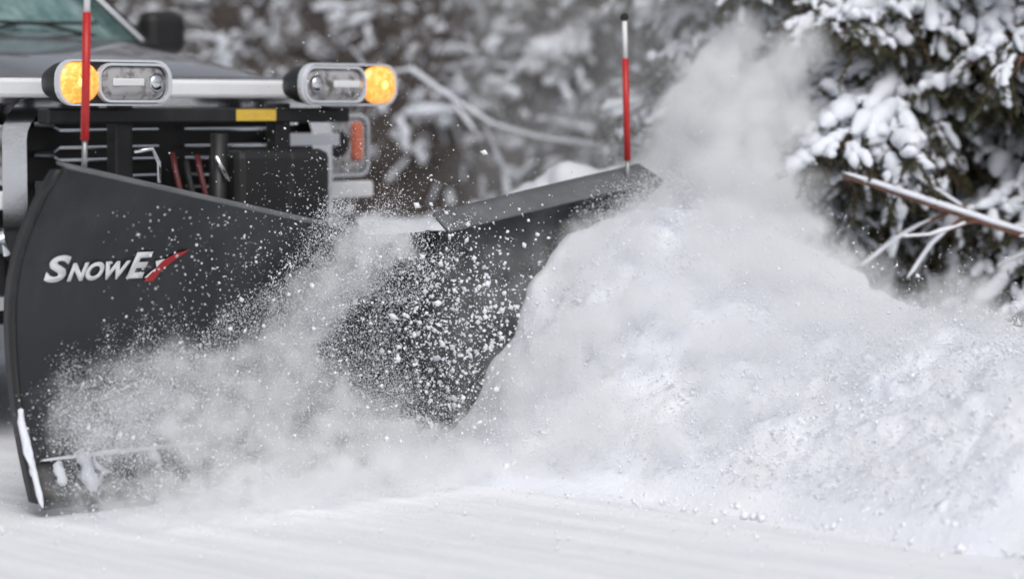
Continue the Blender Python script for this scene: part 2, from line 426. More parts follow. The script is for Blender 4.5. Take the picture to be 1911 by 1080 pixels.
def build_wing(wing, label):
    w = WING[wing]
    s0 = 0.17
    ss = np.linspace(s0, w['L'], 30); vv = np.linspace(0, 1, 28)
    S, Vv = np.meshgrid(ss, vv, indexing='ij')
    ZT = wing_zt(wing, S)
    Zz = 0.10 + (ZT - 0.10) * Vv
    f = wing_f(wing, S, Zz)
    dent = 0.004 * vnoise(S * 4, Zz * 4, 2.0 if wing == 'near' else 6.0, 2)
    A = wpt(wing, S, f + dent, Zz); B = wpt(wing, S, f + dent - 0.012, Zz)
    o = slab("wing", A, B, M['moldboard'], plow, label=label, smooth=True)
    md = o.modifiers.new("e", 'EDGE_SPLIT'); md.split_angle = math.radians(40)
    # cutting edge, bolted to the lower lip
    Z2 = np.linspace(0.012, 0.14, 4); S2, ZZ = np.meshgrid(np.linspace(s0 - 0.03, w['L'] + 0.005, 12), Z2, indexing='ij')
    f2 = wing_f(wing, S2, ZZ) + 0.012
    slab("cutting_edge", wpt(wing, S2, f2, ZZ), wpt(wing, S2, f2 - 0.011, ZZ), M['edge_steel'], o)
    for k in range(7):
        s = s0 + 0.08 + k * (w['L'] - s0 - 0.15) / 6
        p = wpt(wing, s, wing_f(wing, s, 0.095) + 0.008, 0.095); q = wpt(wing, s, wing_f(wing, s, 0.095) + 0.022, 0.095)
        obj("bolt", tb([p, q], 0.012, 8), M['edge_steel'], o)
    # top flange: folded strip along the upper lip
    hgt, back = ((0.012, 0.05) if wing == 'near' else (0.058, 0.11))
    S3, K3 = np.meshgrid(np.linspace(s0 + (0.0 if wing == 'near' else 0.02), w['L'], 20), np.linspace(0, 1, 4), indexing='ij')
    z3 = wing_zt(wing, S3) + 0.003 + hgt * K3
    f3 = wing_f(wing, S3, wing_zt(wing, S3)) + 0.004 - back * K3 * (0.55 + 0.45 * S3 / w['L'])
    slab("top_flange", wpt(wing, S3, f3, z3), wpt(wing, S3, f3 - 0.004, z3 - 0.009), M['flange'], o)
    if wing == 'far':
        pass
    # end rib: plate edging the outer end
    zz = np.linspace(0.03, float(wing_zt(wing, w['L'])) - 0.01, 16)
    fe = wing_f(wing, w['L'], zz)
    P = np.stack([wpt(wing, w['L'] + 0.002, fe + 0.010, zz), wpt(wing, w['L'] + 0.002, fe - 0.045, zz)], 1)
    Q = np.stack([wpt(wing, w['L'] + 0.016, fe + 0.010, zz), wpt(wing, w['L'] + 0.016, fe - 0.045, zz)], 1)
    slab("end_rib", P, Q, M['black_steel'], o)
    # ribs on the back
    for k in range(4):
        s = s0 + 0.18 + k * 0.29
        zz = np.linspace(0.12, float(wing_zt(wing, s)) - 0.03, 12); fe = wing_f(wing, s, zz)
        P = np.stack([wpt(wing, s, fe - 0.016, zz), wpt(wing, s, np.minimum(fe - 0.07, -0.05), zz)], 1)
        Q = np.stack([wpt(wing, s + 0.012, fe - 0.016, zz), wpt(wing, s + 0.012, np.minimum(fe - 0.07, -0.05), zz)], 1)
        slab("rib", P, Q, M['black_steel'], o)
    p0 = wpt(wing, s0, -0.07, 0.30); p1 = wpt(wing, w['L'] - 0.05, -0.07, 0.30)
    obj("back_beam", tb([p0, p1], 0.045, 10), M['black_steel'], o, smooth=True)
    return o

wing_near = build_wing('near', "plow wing carrying the white and red lettering")
wing_far = build_wing('far', "plow wing with the broad grey top flange, half buried in thrown snow")

# rubber flap across the notch between the wings, hinge post and tube knuckles
cz = np.linspace(0.14, 0.775, 14)
rows = []
for k in np.linspace(-1, 1, 9):
    wg = 'near' if k < 0 else 'far'
    s = abs(k) * 0.20
    ff = wing_f(wg, s, np.minimum(cz, 0.755)) * (0.90 if abs(k) < 0.9 else 0.95) - 0.018
    base = wpt(wg, s, 0.0, cz)
    base[:, :2] += np.outer(ff, FW * 0.6 + WING[wg]['n'] * 0.4)
    rows.append(base)
A = np.stack(rows); B = A.copy(); B[..., :2] -= 0.012 * FW
dfl = slab("center_deflector", A, B, M['moldboard'], plow, smooth=True)
A2 = A[:, -2:] + np.array([FW[0] * 0.006, FW[1] * 0.006, 0.004]); B2 = A2.copy(); B2[..., :2] -= 0.020 * FW
slab("rubber_lip", A2, B2, M['rubber'], dfl)
obj("hinge_post", tb([(-0.13 * FW[0], -0.13 * FW[1], 0.05), (-0.13 * FW[0], -0.13 * FW[1], 0.70)], 0.035, 14), M['black_steel'], plow, smooth=True)
for zc in (0.16, 0.36, 0.56):
    obj("hinge_knuckle", tb([(-0.13 * FW[0], -0.13 * FW[1], zc - 0.05), (-0.13 * FW[0], -0.13 * FW[1], zc + 0.05)], 0.055, 14), M['black_steel'], plow, smooth=True)

# lettering on the near wing
def glyph_mesh(txt, s_l, s_r, z_b, z_t, shear, bold, m, name):
    cu = bpy.data.curves.new("t", 'FONT'); cu.body = txt; cu.offset = bold; cu.resolution_u = 4; cu.space_character = 0.98
    to = bpy.data.objects.new("t", cu); COL.objects.link(to)
    bpy.context.view_layer.update()
    me = bpy.data.meshes.new_from_object(to.evaluated_get(bpy.context.evaluated_depsgraph_get()))
    bpy.data.objects.remove(to); bpy.data.curves.remove(cu)
    co = np.empty(len(me.vertices) * 3, np.float32); me.vertices.foreach_get("co", co); co = co.reshape(-1, 3)
    mn, mx = co.min(0), co.max(0)
    u = (co[:, 0] - mn[0]) / (mx[0] - mn[0]); v = (co[:, 1] - mn[1]) / (mx[1] - mn[1])
    return place_decal(me, u * (s_r - s_l) + s_l + shear * v, z_b + v * (z_t - z_b), m, name)

def place_decal(me, e, z, m, name):
    """e = metres from the outer end of the near wing"""
    e = 0.078 + (np.asarray(e) - 0.098) * 0.93
    s = WING['near']['L'] - e
    n = len(z)
    P = wpt('near', s, wing_f('near', s, z) + 0.006, z)
    me.vertices.foreach_set("co", P.astype(np.float32).ravel())
    bm = bmesh.new(); bm.from_mesh(me)
    r = bmesh.ops.extrude_face_region(bm, geom=list(bm.faces))
    vs = [g for g in r['geom'] if isinstance(g, bmesh.types.BMVert)]
    nn = WING['near']['n']
    bmesh.ops.translate(bm, vec=(nn[0] * 0.0015, nn[1] * 0.0015, 0), verts=vs)
    bmesh.ops.recalc_face_normals(bm, faces=bm.faces)
    bm.to_mesh(me); bm.free()
    return obj(name, me, m, wing_near)

def poly_decal(pts, m, name):
    me = bpy.data.meshes.new(name); me.from_pydata([(0, 0, 0)] * len(pts), [], [list(range(len(pts)))])
    p = np.array(pts)
    return place_decal(me, p[:, 0], p[:, 1], m, name)

ZB = 0.672; 
glyph_mesh("S", 0.098, 0.172, ZB, ZB + 0.083, 0.016, 0.035, M['white_decal'], "lettering")
glyph_mesh("NOW", 0.184, 0.392, ZB, ZB + 0.058, 0.012, 0.042, M['white_decal'], "lettering")
glyph_mesh("E", 0.402, 0.462, ZB, ZB + 0.083, 0.016, 0.042, M['white_decal'], "lettering")
poly_decal([(0.470, ZB), (0.500, ZB), (0.507, ZB + 0.030), (0.492, ZB + 0.020)], M['white_decal'], "lettering")
poly_decal([(0.497, ZB + 0.052), (0.528, ZB + 0.058), (0.522, ZB + 0.035), (0.508, ZB + 0.030)], M['white_decal'], "lettering")
poly_decal([(0.470, ZB - 0.012), (0.505, ZB - 0.012), (0.528, ZB + 0.020), (0.560, ZB + 0.048), (0.612, ZB + 0.084), (0.570, ZB + 0.076), (0.522, ZB + 0.052), (0.502, ZB + 0.026)], M['red_decal'], "lettering")

# marker rods
def marker_rod(wing, s, lean, label):
    z0 = float(wing_zt(wing, s)); f0 = float(wing_f(wing, s, z0)) - 0.045
    p0 = Vector(wpt(wing, s, f0, z0 - 0.012)); 
    up = (Vector((0, 0, 1)) + Vector((lean[0], lean[1], 0))).normalized()
    r = obj("marker_rod", tb([p0, p0 + up * 0.115], 0.008, 8), M['steel_rod'], plow, label=label, smooth=True)
    obj("sleeve", tb([p0 + up * 0.105, p0 + up * 0.475], 0.0125, 10), M['red'], r, smooth=True)
    obj("tip", tb([p0 + up * 0.475, p0 + up * 0.615], 0.0095, 10), M['white_rod'], r, smooth=True)
    bm = bmesh.new(); bmesh.ops.create_uvsphere(bm, u_segments=12, v_segments=8, radius=0.016); bmesh.ops.translate(bm, vec=p0 + up * 0.625, verts=bm.verts)
    obj("cap", bm, M['rubber'], r, smooth=True)
    obj("bracket", bbox(p0 - up * 0.008 - Vector((*(WING[wing]['n'] * 0.012), 0)), (0.03, 0.03, 0.02), 0.004), M['black_steel'], r)
marker_rod('near', 1.235, (0.03, 0.0), "red marker rod at the lettered wing's end")
marker_rod('far', 1.18, (-0.025, 0.0), "red marker rod with black ball tip at the flanged wing's end")

# push frame, lift tower, lamps (built in truck axes under the plow)
TR = Matrix.Rotation(HEAD, 4, 'Z')
OFF = Matrix.Translation((LF[0] * 0.05, LF[1] * 0.05, 0))
XF = OFF @ TR
def pl(name, bm, m, parent=None, **k):
    bm.transform(XF)
    return obj(name, bm, m, parent or plow, **k)
# A-frame
for sgn in (-1, 1):
    pl("push_arm", tb([(-0.12, 0.05 * sgn, 0.28), (-1.02, 0.42 * sgn, 0.38)], 0.045, 8), M['black_steel'])
    pl("angle_cylinder", tb([(-0.85, 0.18 * sgn, 0.40), (-0.20, 0.62 * sgn, 0.32)], [0.035, 0.035], 10), M['black_steel'], smooth=True)
    pl("tower_post", bbox((-0.98, 0.36 * sgn, 0.78), (0.06, 0.075, 0.86), 0.008), M['black_steel'])
pl("frame_crossbar", bbox((-1.0, 0, 0.38), (0.09, 0.95, 0.10), 0.01), M['black_steel'])
bar = pl("tower_crossbar", bbox((-0.95, -0.02, 1.165), (0.07, 1.36, 0.055), 0.008), M['black_steel'])
pl("warning_decal", bbox((-0.911, 0.20, 1.166), (0.004, 0.185, 0.042)), M['yellow'], bar)
pl("lift_cylinder", tb([(-0.93, 0.02, 0.42), (-0.90, 0.02, 1.10)], 0.032, 12), M['black_steel'], smooth=True)
pl("power_unit", bbox((-0.95, 0.20, 0.83), (0.20, 0.26, 0.42), 0.03), M['black_plastic'])
pl("power_unit_cover", bbox((-0.95, 0.42, 0.90), (0.16, 0.22, 0.28), 0.035), M['black_plastic'])
for k, (y, z) in enumerate(((-0.19, 1.03), (-0.13, 1.0), (-0.08, 1.02))):
    pl("hydraulic_hose", tb([(-0.90, y, z), (-0.86, y - 0.02, z - 0.05), (-0.84, y - 0.01, z - 0.14), (-0.80, y + 0.06, z - 0.32)], 0.011, 8), M['red_dark'] if k != 1 else M['rubber'], smooth=True)
pl("hose_fitting", tb([(-0.895, -0.36, 1.04), (-0.87, -0.30, 1.05), (-0.86, -0.28, 1.00), (-0.86, -0.28, 0.93)], 0.008, 8), M['chrome'], smooth=True)
pl("hose_fitting", tb([(-0.87, -0.02, 1.02), (-0.86, 0.03, 0.93)], 0.008, 8), M['chrome'], smooth=True)

def plow_light(sgn, label):
    yc = 0.02 + 0.53 * sgn; zc = 1.278; xf = -0.80
    W, Hh = 0.46, 0.145
    # housing: tapering bowl behind the rim
    bm = bmesh.new(); n = 24
    rings = []
    for x, sc_ in ((xf - 0.17, 0.45), (xf - 0.15, 0.68), (xf - 0.08, 0.93), (xf - 0.01, 1.03), (xf, 1.03)):
        o_ = rrect(yc, zc, W * (0.5 + 0.5 * sc_), Hh * sc_, Hh * sc_ * 0.42, 5)
        rings.append([bm.verts.new((x, y, z)) for y, z in o_])
    for r0, r1 in zip(rings, rings[1:]):
        for i in range(len(r0)): bm.faces.new((r0[i], r0[(i + 1) % len(r0)], r1[(i + 1) % len(r0)], r1[i]))
    bm.faces.new(rings[0]); bm.faces.new(list(reversed(rings[-1])))
    bmesh.ops.recalc_face_normals(bm, faces=bm.faces)
    h = pl("plow_light", bm, M['black_plastic'], label=label, smooth=True)
    pl("housing_rim", frame_x(rrect(yc, zc, W * 1.035, Hh * 1.08, 0.066), rrect(yc, zc, W * 0.985, Hh * 0.98, 0.058), xf - 0.008, xf + 0.012), M['silver'], h)
    h.modifiers.new("e", 'EDGE_SPLIT').split_angle = math.radians(35)
    yl = yc - 0.075 * sgn; wl_ = 0.30
    pl("lens_rim", frame_x(rrect(yl, zc, wl_, 0.135, 0.05), rrect(yl, zc, wl_ - 0.018, 0.117, 0.042), xf - 0.004, xf + 0.020), M['silver'], h, smooth=False)
    # domed clear lens
    def dome(cy, w, hh, x0, depth, m, name, rr=0.45):
        bm = bmesh.new(); prev = None
        for k in range(6):
            a = k / 5 * math.pi / 2
            q = max(math.cos(a), 0.02); x = x0 + depth * math.sin(a)
            ring = [bm.verts.new((x, y, z)) for y, z in rrect(cy, zc, w * (0.35 + 0.65 * q) if False else w * q, hh * q, hh * q * rr, 5)]
            if prev:
                for i in range(len(ring)): bm.faces.new((prev[i], prev[(i + 1) % len(ring)], ring[(i + 1) % len(ring)], ring[i]))
            prev = ring
        bm.faces.new(prev)
        bmesh.ops.recalc_face_normals(bm, faces=bm.faces)
        return pl(name, bm, m, h, smooth=True)
    dome(yl, wl_ - 0.02, 0.116, xf + 0.001, 0.022, M['lens'], "lens")
    pl("reflector_bar", bbox((xf + 0.022, yl + 0.05 * sgn * (1 if sgn > 0 else 0.6), zc + 0.002), (0.006, 0.13, 0.026), 0.003), M['white_decal'], h)
    bm = bmesh.new(); tube(bm, [(xf + 0.016, yl - 0.09 * sgn, zc), (xf + 0.027, yl - 0.09 * sgn, zc)], [0.036, 0.022], 14)
    pl("bulb", bm, M['chrome'], h, smooth=True)
    ya = yc + 0.155 * sgn
    am = dome(ya - 0.006 * sgn, 0.172, 0.140, xf - 0.002, 0.036, M['amber'], "turn_signal", 0.48)
    bm = bmesh.new(); bmesh.ops.create_uvsphere(bm, u_segments=14, v_segments=10, radius=0.024)
    bmesh.ops.translate(bm, vec=(xf + 0.014, ya, zc), verts=bm.verts)
    pl("signal_bulb", bm, M['amber_hot'], h, smooth=True)
    pl("light_bracket", tb([(-0.93, yc, 1.19), (-0.93, yc, 1.24)], 0.022, 8), M['black_steel'], h)
plow_light(-1, "plow light with lit amber signal over the grille's chrome end")
plow_light(1, "plow light with lit amber signal beside the fender headlamp")

# ------------------------------------------------------------------ the truck
truck = empty("pickup_truck", (HINGE[0] + LF[0] * 0.05, HINGE[1] + LF[1] * 0.05, 0), HEAD,
              "dark grey pickup truck with chrome grille driving behind the snow plow", "pickup truck")
def tk(name, me, m, parent=None, **k): return obj(name, me, m, parent or truck, **k)
GX = -1.16
# hood
xs = np.linspace(-1.20, -2.36, 26); ys = np.linspace(-1.0, 1.0, 49)
Xh, Yh = np.meshgrid(xs, ys, indexing='ij')
th = (Xh + 1.20) / (-1.16)
hw = 0.955 + 0.03 * th
Yn = Yh * hw
zc = 1.325 + 0.155 * th - 0.035 * (1 - th) ** 6 
Zh = zc - 0.13 * np.abs(Yh) ** 5 - 0.018 * Yh ** 2 + 0.022 * sstep(0.62, 0.52, np.abs(Yh)) * (0.4 + 0.6 * th)
Xh2 = Xh - 0.10 * np.abs(Yh) ** 3 * (1 - th)
A = np.stack([Xh2, Yn, Zh], -1); B = A.copy(); B[..., 2] -= 0.02
slab("hood", A, B, M['paint'], truck, smooth=True).modifiers.new("e", 'EDGE_SPLIT').split_angle = math.radians(45)
# front panel behind the grille, header strip
tk("radiator_panel", bbox((GX - 0.12, 0, 0.90), (0.16, 1.46, 0.74), 0.03), M['grille_black'])
tk("header_trim", bbox((GX + 0.02, 0, 1.262), (0.07, 1.70, 0.068), 0.014), M['bright_trim'])
hd = tk("header_panel", bbox((GX - 0.07, 0, 1.255), (0.13, 1.88, 0.11), 0.03), M['paint'])
tk("front_bulkhead", bbox((GX - 0.30, 0, 0.90), (0.08, 1.80, 0.72), 0.01), M['grille_black'])
# grille
gr = tk("grille", frame_x(rrect(0, 0.93, 1.50, 0.60, 0.14), rrect(0, 0.93, 1.30, 0.50, 0.10), GX - 0.03, GX + 0.035), M['chrome'])
for k, z in enumerate((1.135, 1.03, 0.925, 0.82, 0.72)):
    for sgn in (-1, 1):
        ln = []
        y0, y1 = 0.06 * sgn, 0.52 * sgn
        o_ = [(y0, z + 0.022), (y1 - 0.03 * sgn, z + 0.022), (y1, z + 0.006), (y1, z - 0.006), (y1 - 0.03 * sgn, z - 0.022), (y0, z - 0.022)]
        obj("grille_bar", tb([(GX, y, zz) for y, zz in o_], 0.0062, 6), M['chrome'], gr)
        obj("grille_stub", tb([(GX, y1, z), (GX, 0.60 * sgn, z)], [0.016, 0.010], 8), M['chrome'], gr)
tk("grille_trim", bbox((GX + 0.03, 0.62, 1.07), (0.012, 0.34, 0.05), 0.005), M['silver'])
# bumper
bp_out = [(-0.18, 0.50), (0.0, 0.48), (0.035, 0.55), (0.035, 0.72), (0.0, 0.77), (-0.18, 0.77)]
bm = prism_y([(GX + 0.06 + x, z) for x, z in bp_out], -0.98, 0.98, 0.008)
for v in bm.verts: v.co.x -= 0.16 * abs(v.co.y / 0.98) ** 3
tk("bumper", bm, M['chrome'])
tk("bumper_pad", bbox((GX - 0.03, 0, 0.775), (0.13, 1.5, 0.03), 0.008), M['black_plastic'])
# headlamps
GH = GX - 0.03
for sgn in (-1, 1):
    hl = tk("headlamp", prism_x(rrect(0.875 * sgn, 1.045, 0.22, 0.22, 0.04), GH - 0.10, GH - 0.005, 0.008), M['lens'])
    obj("headlamp_rim", frame_x(rrect(0.875 * sgn, 1.045, 0.25, 0.25, 0.05), rrect(0.875 * sgn, 1.045, 0.22, 0.22, 0.04), GH - 0.10, GH + 0.005), M['chrome'], hl)
    bm = bmesh.new(); tube(bm, [(GH - 0.006, 0.84 * sgn, 1.05), (GH + 0.006, 0.84 * sgn, 1.05)], [0.055, 0.048], 16)
    obj("bulb", bm, M['black_plastic'], hl, smooth=True)
    obj("side_reflector", prism_x(rrect(0.935 * sgn, 1.06, 0.052, 0.15, 0.02), GH - 0.05, GH + 0.012, 0.006), M['amber_off'], hl)
    tk("fog_trim", bbox((GH + 0.02, 0.86 * sgn, 0.872), (0.06, 0.24, 0.064), 0.01), M['white_decal'])
    tk("fender_molding", tb([(GX - 0.01, 0.735 * sgn, 0.93), (GX + 0.01, 0.74 * sgn, 0.80), (GX + 0.012, 0.725 * sgn, 0.68)], 0.010, 8), M['silver'])
    # fender with wheel arch
    ax, r = -2.10, 0.50
    o_ = [(GX - 0.16, 0.50), (GX - 0.16, 1.20), (-2.36, 1.33), (-2.62, 1.33), (-2.62, 0.48)]
    arc = [(ax + r * math.cos(math.radians(a)), 0.42 + r * math.sin(math.radians(a))) for a in range(188, -9, -14)]
    bm = prism_y(o_ + arc, 0.90 * sgn, 1.005 * sgn, 0.012)
    fd = tk("fender", bm, M['paint'])
    obj("fender_flare", tb([(ax + (r + 0.01) * math.cos(math.radians(a)), 1.0 * sgn, 0.42 + (r + 0.01) * math.sin(math.radians(a))) for a in range(0, 181, 12)], 0.028, 8), M['black_plastic'], fd, smooth=True)
# cab shell
def cab_pt(x, yh, z): return [(x, -yh, z), (x, yh, z)]
tk("cab_floor", bbox((-3.9, 0, 0.55), (2.6, 1.86, 0.16), 0.02), M['black_plastic'])
tk("firewall", bbox((-2.56, 0, 0.95), (0.10, 1.80, 0.88), 0.01), M['black_plastic'])
wsb, wst = [(-2.36, 0.80, 1.475), (-2.36, -0.80, 1.475)], [(-3.10, -0.64, 1.93), (-3.10, 0.64, 1.93)]
nu, nv = 14, 8
P = np.zeros((nu, nv, 3))
for i, t in enumerate(np.linspace(0, 1, nu)):
    for j, q in enumerate(np.linspace(-1, 1, nv)):
        hwid = 0.80 + (0.66 - 0.80) * t
        P[i, j] = (-2.34 - 0.74 * t - 0.10 * q * q, hwid * q, 1.475 + 0.455 * t + 0.03 * math.sin(t * math.pi))
Q = P.copy(); Q[..., 0] -= 0.010; Q[..., 2] -= 0.006
slab("windshield", P, Q, M['glass'], truck, smooth=True)
tk("cowl", bbox((-2.41, 0, 1.455), (0.16, 1.66, 0.03), 0.01), M['black_plastic'])
for sgn in (-1, 1):
    tk("windshield_pillar", tb([(-2.43, 0.83 * sgn, 1.45), (-2.80, 0.755 * sgn, 1.72), (-3.17, 0.68 * sgn, 1.94)], 0.034, 8), M['black_plastic'], smooth=True)
    tk("pillar_trim", tb([(-2.415, 0.80 * sgn, 1.475), (-2.78, 0.725 * sgn, 1.745), (-3.14, 0.655 * sgn, 1.96)], 0.009, 6), M['silver'], smooth=True)
    wp = tk("wiper", tb([(-2.33, 0.30 * sgn + 0.2, 1.487), (-2.37, 0.05 * sgn + 0.2, 1.535), (-2.40, -0.35 * sgn + 0.2, 1.545)], 0.008, 6), M['black_plastic'])
    for x0, x1 in ((-2.63, -3.62), (-3.64, -4.58)):
        d = tk("door", bbox(((x0 + x1) / 2, 0.955 * sgn, 0.99), (x0 - x1 - 0.012, 0.10, 0.92), 0.02), M['paint'])
        obj("handle", bbox((x1 + 0.14, 1.015 * sgn, 1.27), (0.18, 0.03, 0.035), 0.008), M['chrome'], d)
        xa, xb = (x0 - 0.52, x1 + 0.06) if x0 > -3 else (x0 - 0.04, x1 + 0.08)
        bm = prism_y([(x0 - 0.12 if x0 > -3 else x0 - 0.03, 1.46), (xa, 1.90), (xb, 1.90), (x1 + 0.05, 1.46)], -0.006, 0.006)
        for v in bm.verts: v.co.y += sgn * (0.93 - (v.co.z - 1.46) / 0.44 * 0.20)
        obj("window", bm, M['glass'], d)
    tk("center_pillar", tb([(-3.63, 0.925 * sgn, 1.44), (-3.63, 0.735 * sgn, 1.92)], 0.04, 6), M['paint'])
    tk("rear_pillar", tb([(-4.60, 0.915 * sgn, 1.40), (-4.56, 0.73 * sgn, 1.92)], 0.07, 6), M['paint'])
    tk("roof_rail", tb([(-3.10, 0.70 * sgn, 1.925), (-3.8, 0.735 * sgn, 1.955), (-4.58, 0.72 * sgn, 1.93)], 0.035, 6), M['paint'])
    mr = tk("mirror", bbox((-2.74, 1.14 * sgn, 1.525), (0.11, 0.22, 0.19), 0.045), M['black_plastic'])
    obj("mirror_arm", tb([(-2.76, 0.93 * sgn, 1.46), (-2.75, 1.08 * sgn, 1.49)], 0.028, 8), M['black_plastic'], mr)
    # bed side with arch
    ax2 = -5.72
    o_ = [(-4.66, 0.48), (-4.66, 1.42), (-6.65, 1.42), (-6.65, 0.52)]
    arc = [(ax2 + 0.5 * math.cos(math.radians(a)), 0.42 + 0.5 * math.sin(math.radians(a))) for a in range(188, -9, -14)]
    tk("bed_side", prism_y(o_ + arc, 0.91 * sgn, 1.0 * sgn, 0.012), M['paint'])
P = np.zeros((10, 9, 3))
for i, t in enumerate(np.linspace(0, 1, 10)):
    for j, q in enumerate(np.linspace(-1, 1, 9)):
        P[i, j] = (-3.06 - 1.58 * t, 0.70 * q, 1.945 + 0.045 * math.sin(math.pi * (0.15 + 0.75 * t)) * (1 - 0.6 * q * q))
Q = P.copy(); Q[..., 2] -= 0.03
slab("roof", P, Q, M['paint'], truck, smooth=True)
tk("cab_back", bbox((-4.62, 0, 1.0), (0.07, 1.84, 0.90), 0.015), M['paint'])
tk("rear_window", bbox((-4.60, 0, 1.68), (0.012, 1.42, 0.44), 0.004), M['glass'])
tk("bed_floor", bbox((-5.66, 0, 0.80), (1.96, 1.80, 0.05)), M['black_plastic'])
tg = tk("tailgate", bbox((-6.68, 0, 1.10), (0.06, 1.80, 0.62), 0.012), M['paint'])
for y in (-0.42, 0.42):
    st = tk("front_seat", bbox((-3.55, y, 0.88), (0.52, 0.52, 0.20), 0.05), M['seat'])
    obj("seat_back", bbox((-3.83, y, 1.30), (0.16, 0.52, 0.72), 0.06), M['seat'], st)
tk("dashboard", bbox((-2.72, 0, 1.28), (0.34, 1.66, 0.26), 0.06), M['black_plastic'])
# wheels
def wheel(x, sgn):
    bm = bmesh.new(); n = 28
    prof = [(0.23, 0.125), (0.36, 0.135), (0.405, 0.11), (0.415, 0.0), (0.405, -0.11), (0.36, -0.135), (0.23, -0.125)]
    rings = [[bm.verts.new((r * math.cos(2 * math.pi * k / n), y, r * math.sin(2 * math.pi * k / n))) for k in range(n)] for r, y in prof]
    for a, b in zip(rings, rings[1:] + rings[:1]):
        for k in range(n): bm.faces.new((a[k], a[(k + 1) % n], b[(k + 1) % n], b[k]))
    bmesh.ops.recalc_face_normals(bm, faces=bm.faces)
    w = tk("wheel", bm, M['tyre'], loc=(x, 0.86 * sgn, 0.415), smooth=True)
    bm = bmesh.new()
    tube(bm, [(0, 0.02 * sgn, 0), (0, 0.10 * sgn, 0)], [0.22, 0.225], 28)
    tube(bm, [(0, 0.10 * sgn, 0), (0, 0.13 * sgn, 0)], [0.09, 0.07], 16)
    for k in range(8):
        a = 2 * math.pi * k / 8
        tube(bm, [(0.08 * math.cos(a), 0.115 * sgn, 0.08 * math.sin(a)), (0.21 * math.cos(a), 0.10 * sgn, 0.21 * math.sin(a))], 0.02, 6)
    obj("rim", bm, M['silver'], w)
for x in (-2.10, -5.72):
    for sgn in (-1, 1): wheel(x, sgn)
tk("axle", tb([(-2.10, -0.78, 0.40), (-2.10, 0.78, 0.40)], 0.06, 10), M['black_steel'])
tk("axle", tb([(-5.72, -0.78, 0.40), (-5.72, 0.78, 0.40)], 0.06, 10), M['black_steel'])
for y in (-0.42, 0.42): tk("chassis_rail", bbox((-3.9, y, 0.56), (5.2, 0.08, 0.15)), M['black_steel'])

# ------------------------------------------------------------------ powder cloud (volume) and flying grains
def cloud_material(name, density, aniso=0.0):
    m = bpy.data.materials.new(name); m.use_nodes = True
    nt = m.node_tree; nt.nodes.clear()
    o = nt.nodes.new("ShaderNodeOutputMaterial"); v = nt.nodes.new("ShaderNodeVolumePrincipled")
    v.inputs["Color"].default_value = (0.991, 0.9955, 1.0, 1); v.inputs["Density"].default_value = density
    v.inputs["Anisotropy"].default_value = aniso; v.inputs["Density Attribute"].default_value = "density"
    nt.links.new(v.outputs[0], o.inputs["Volume"])
    return m

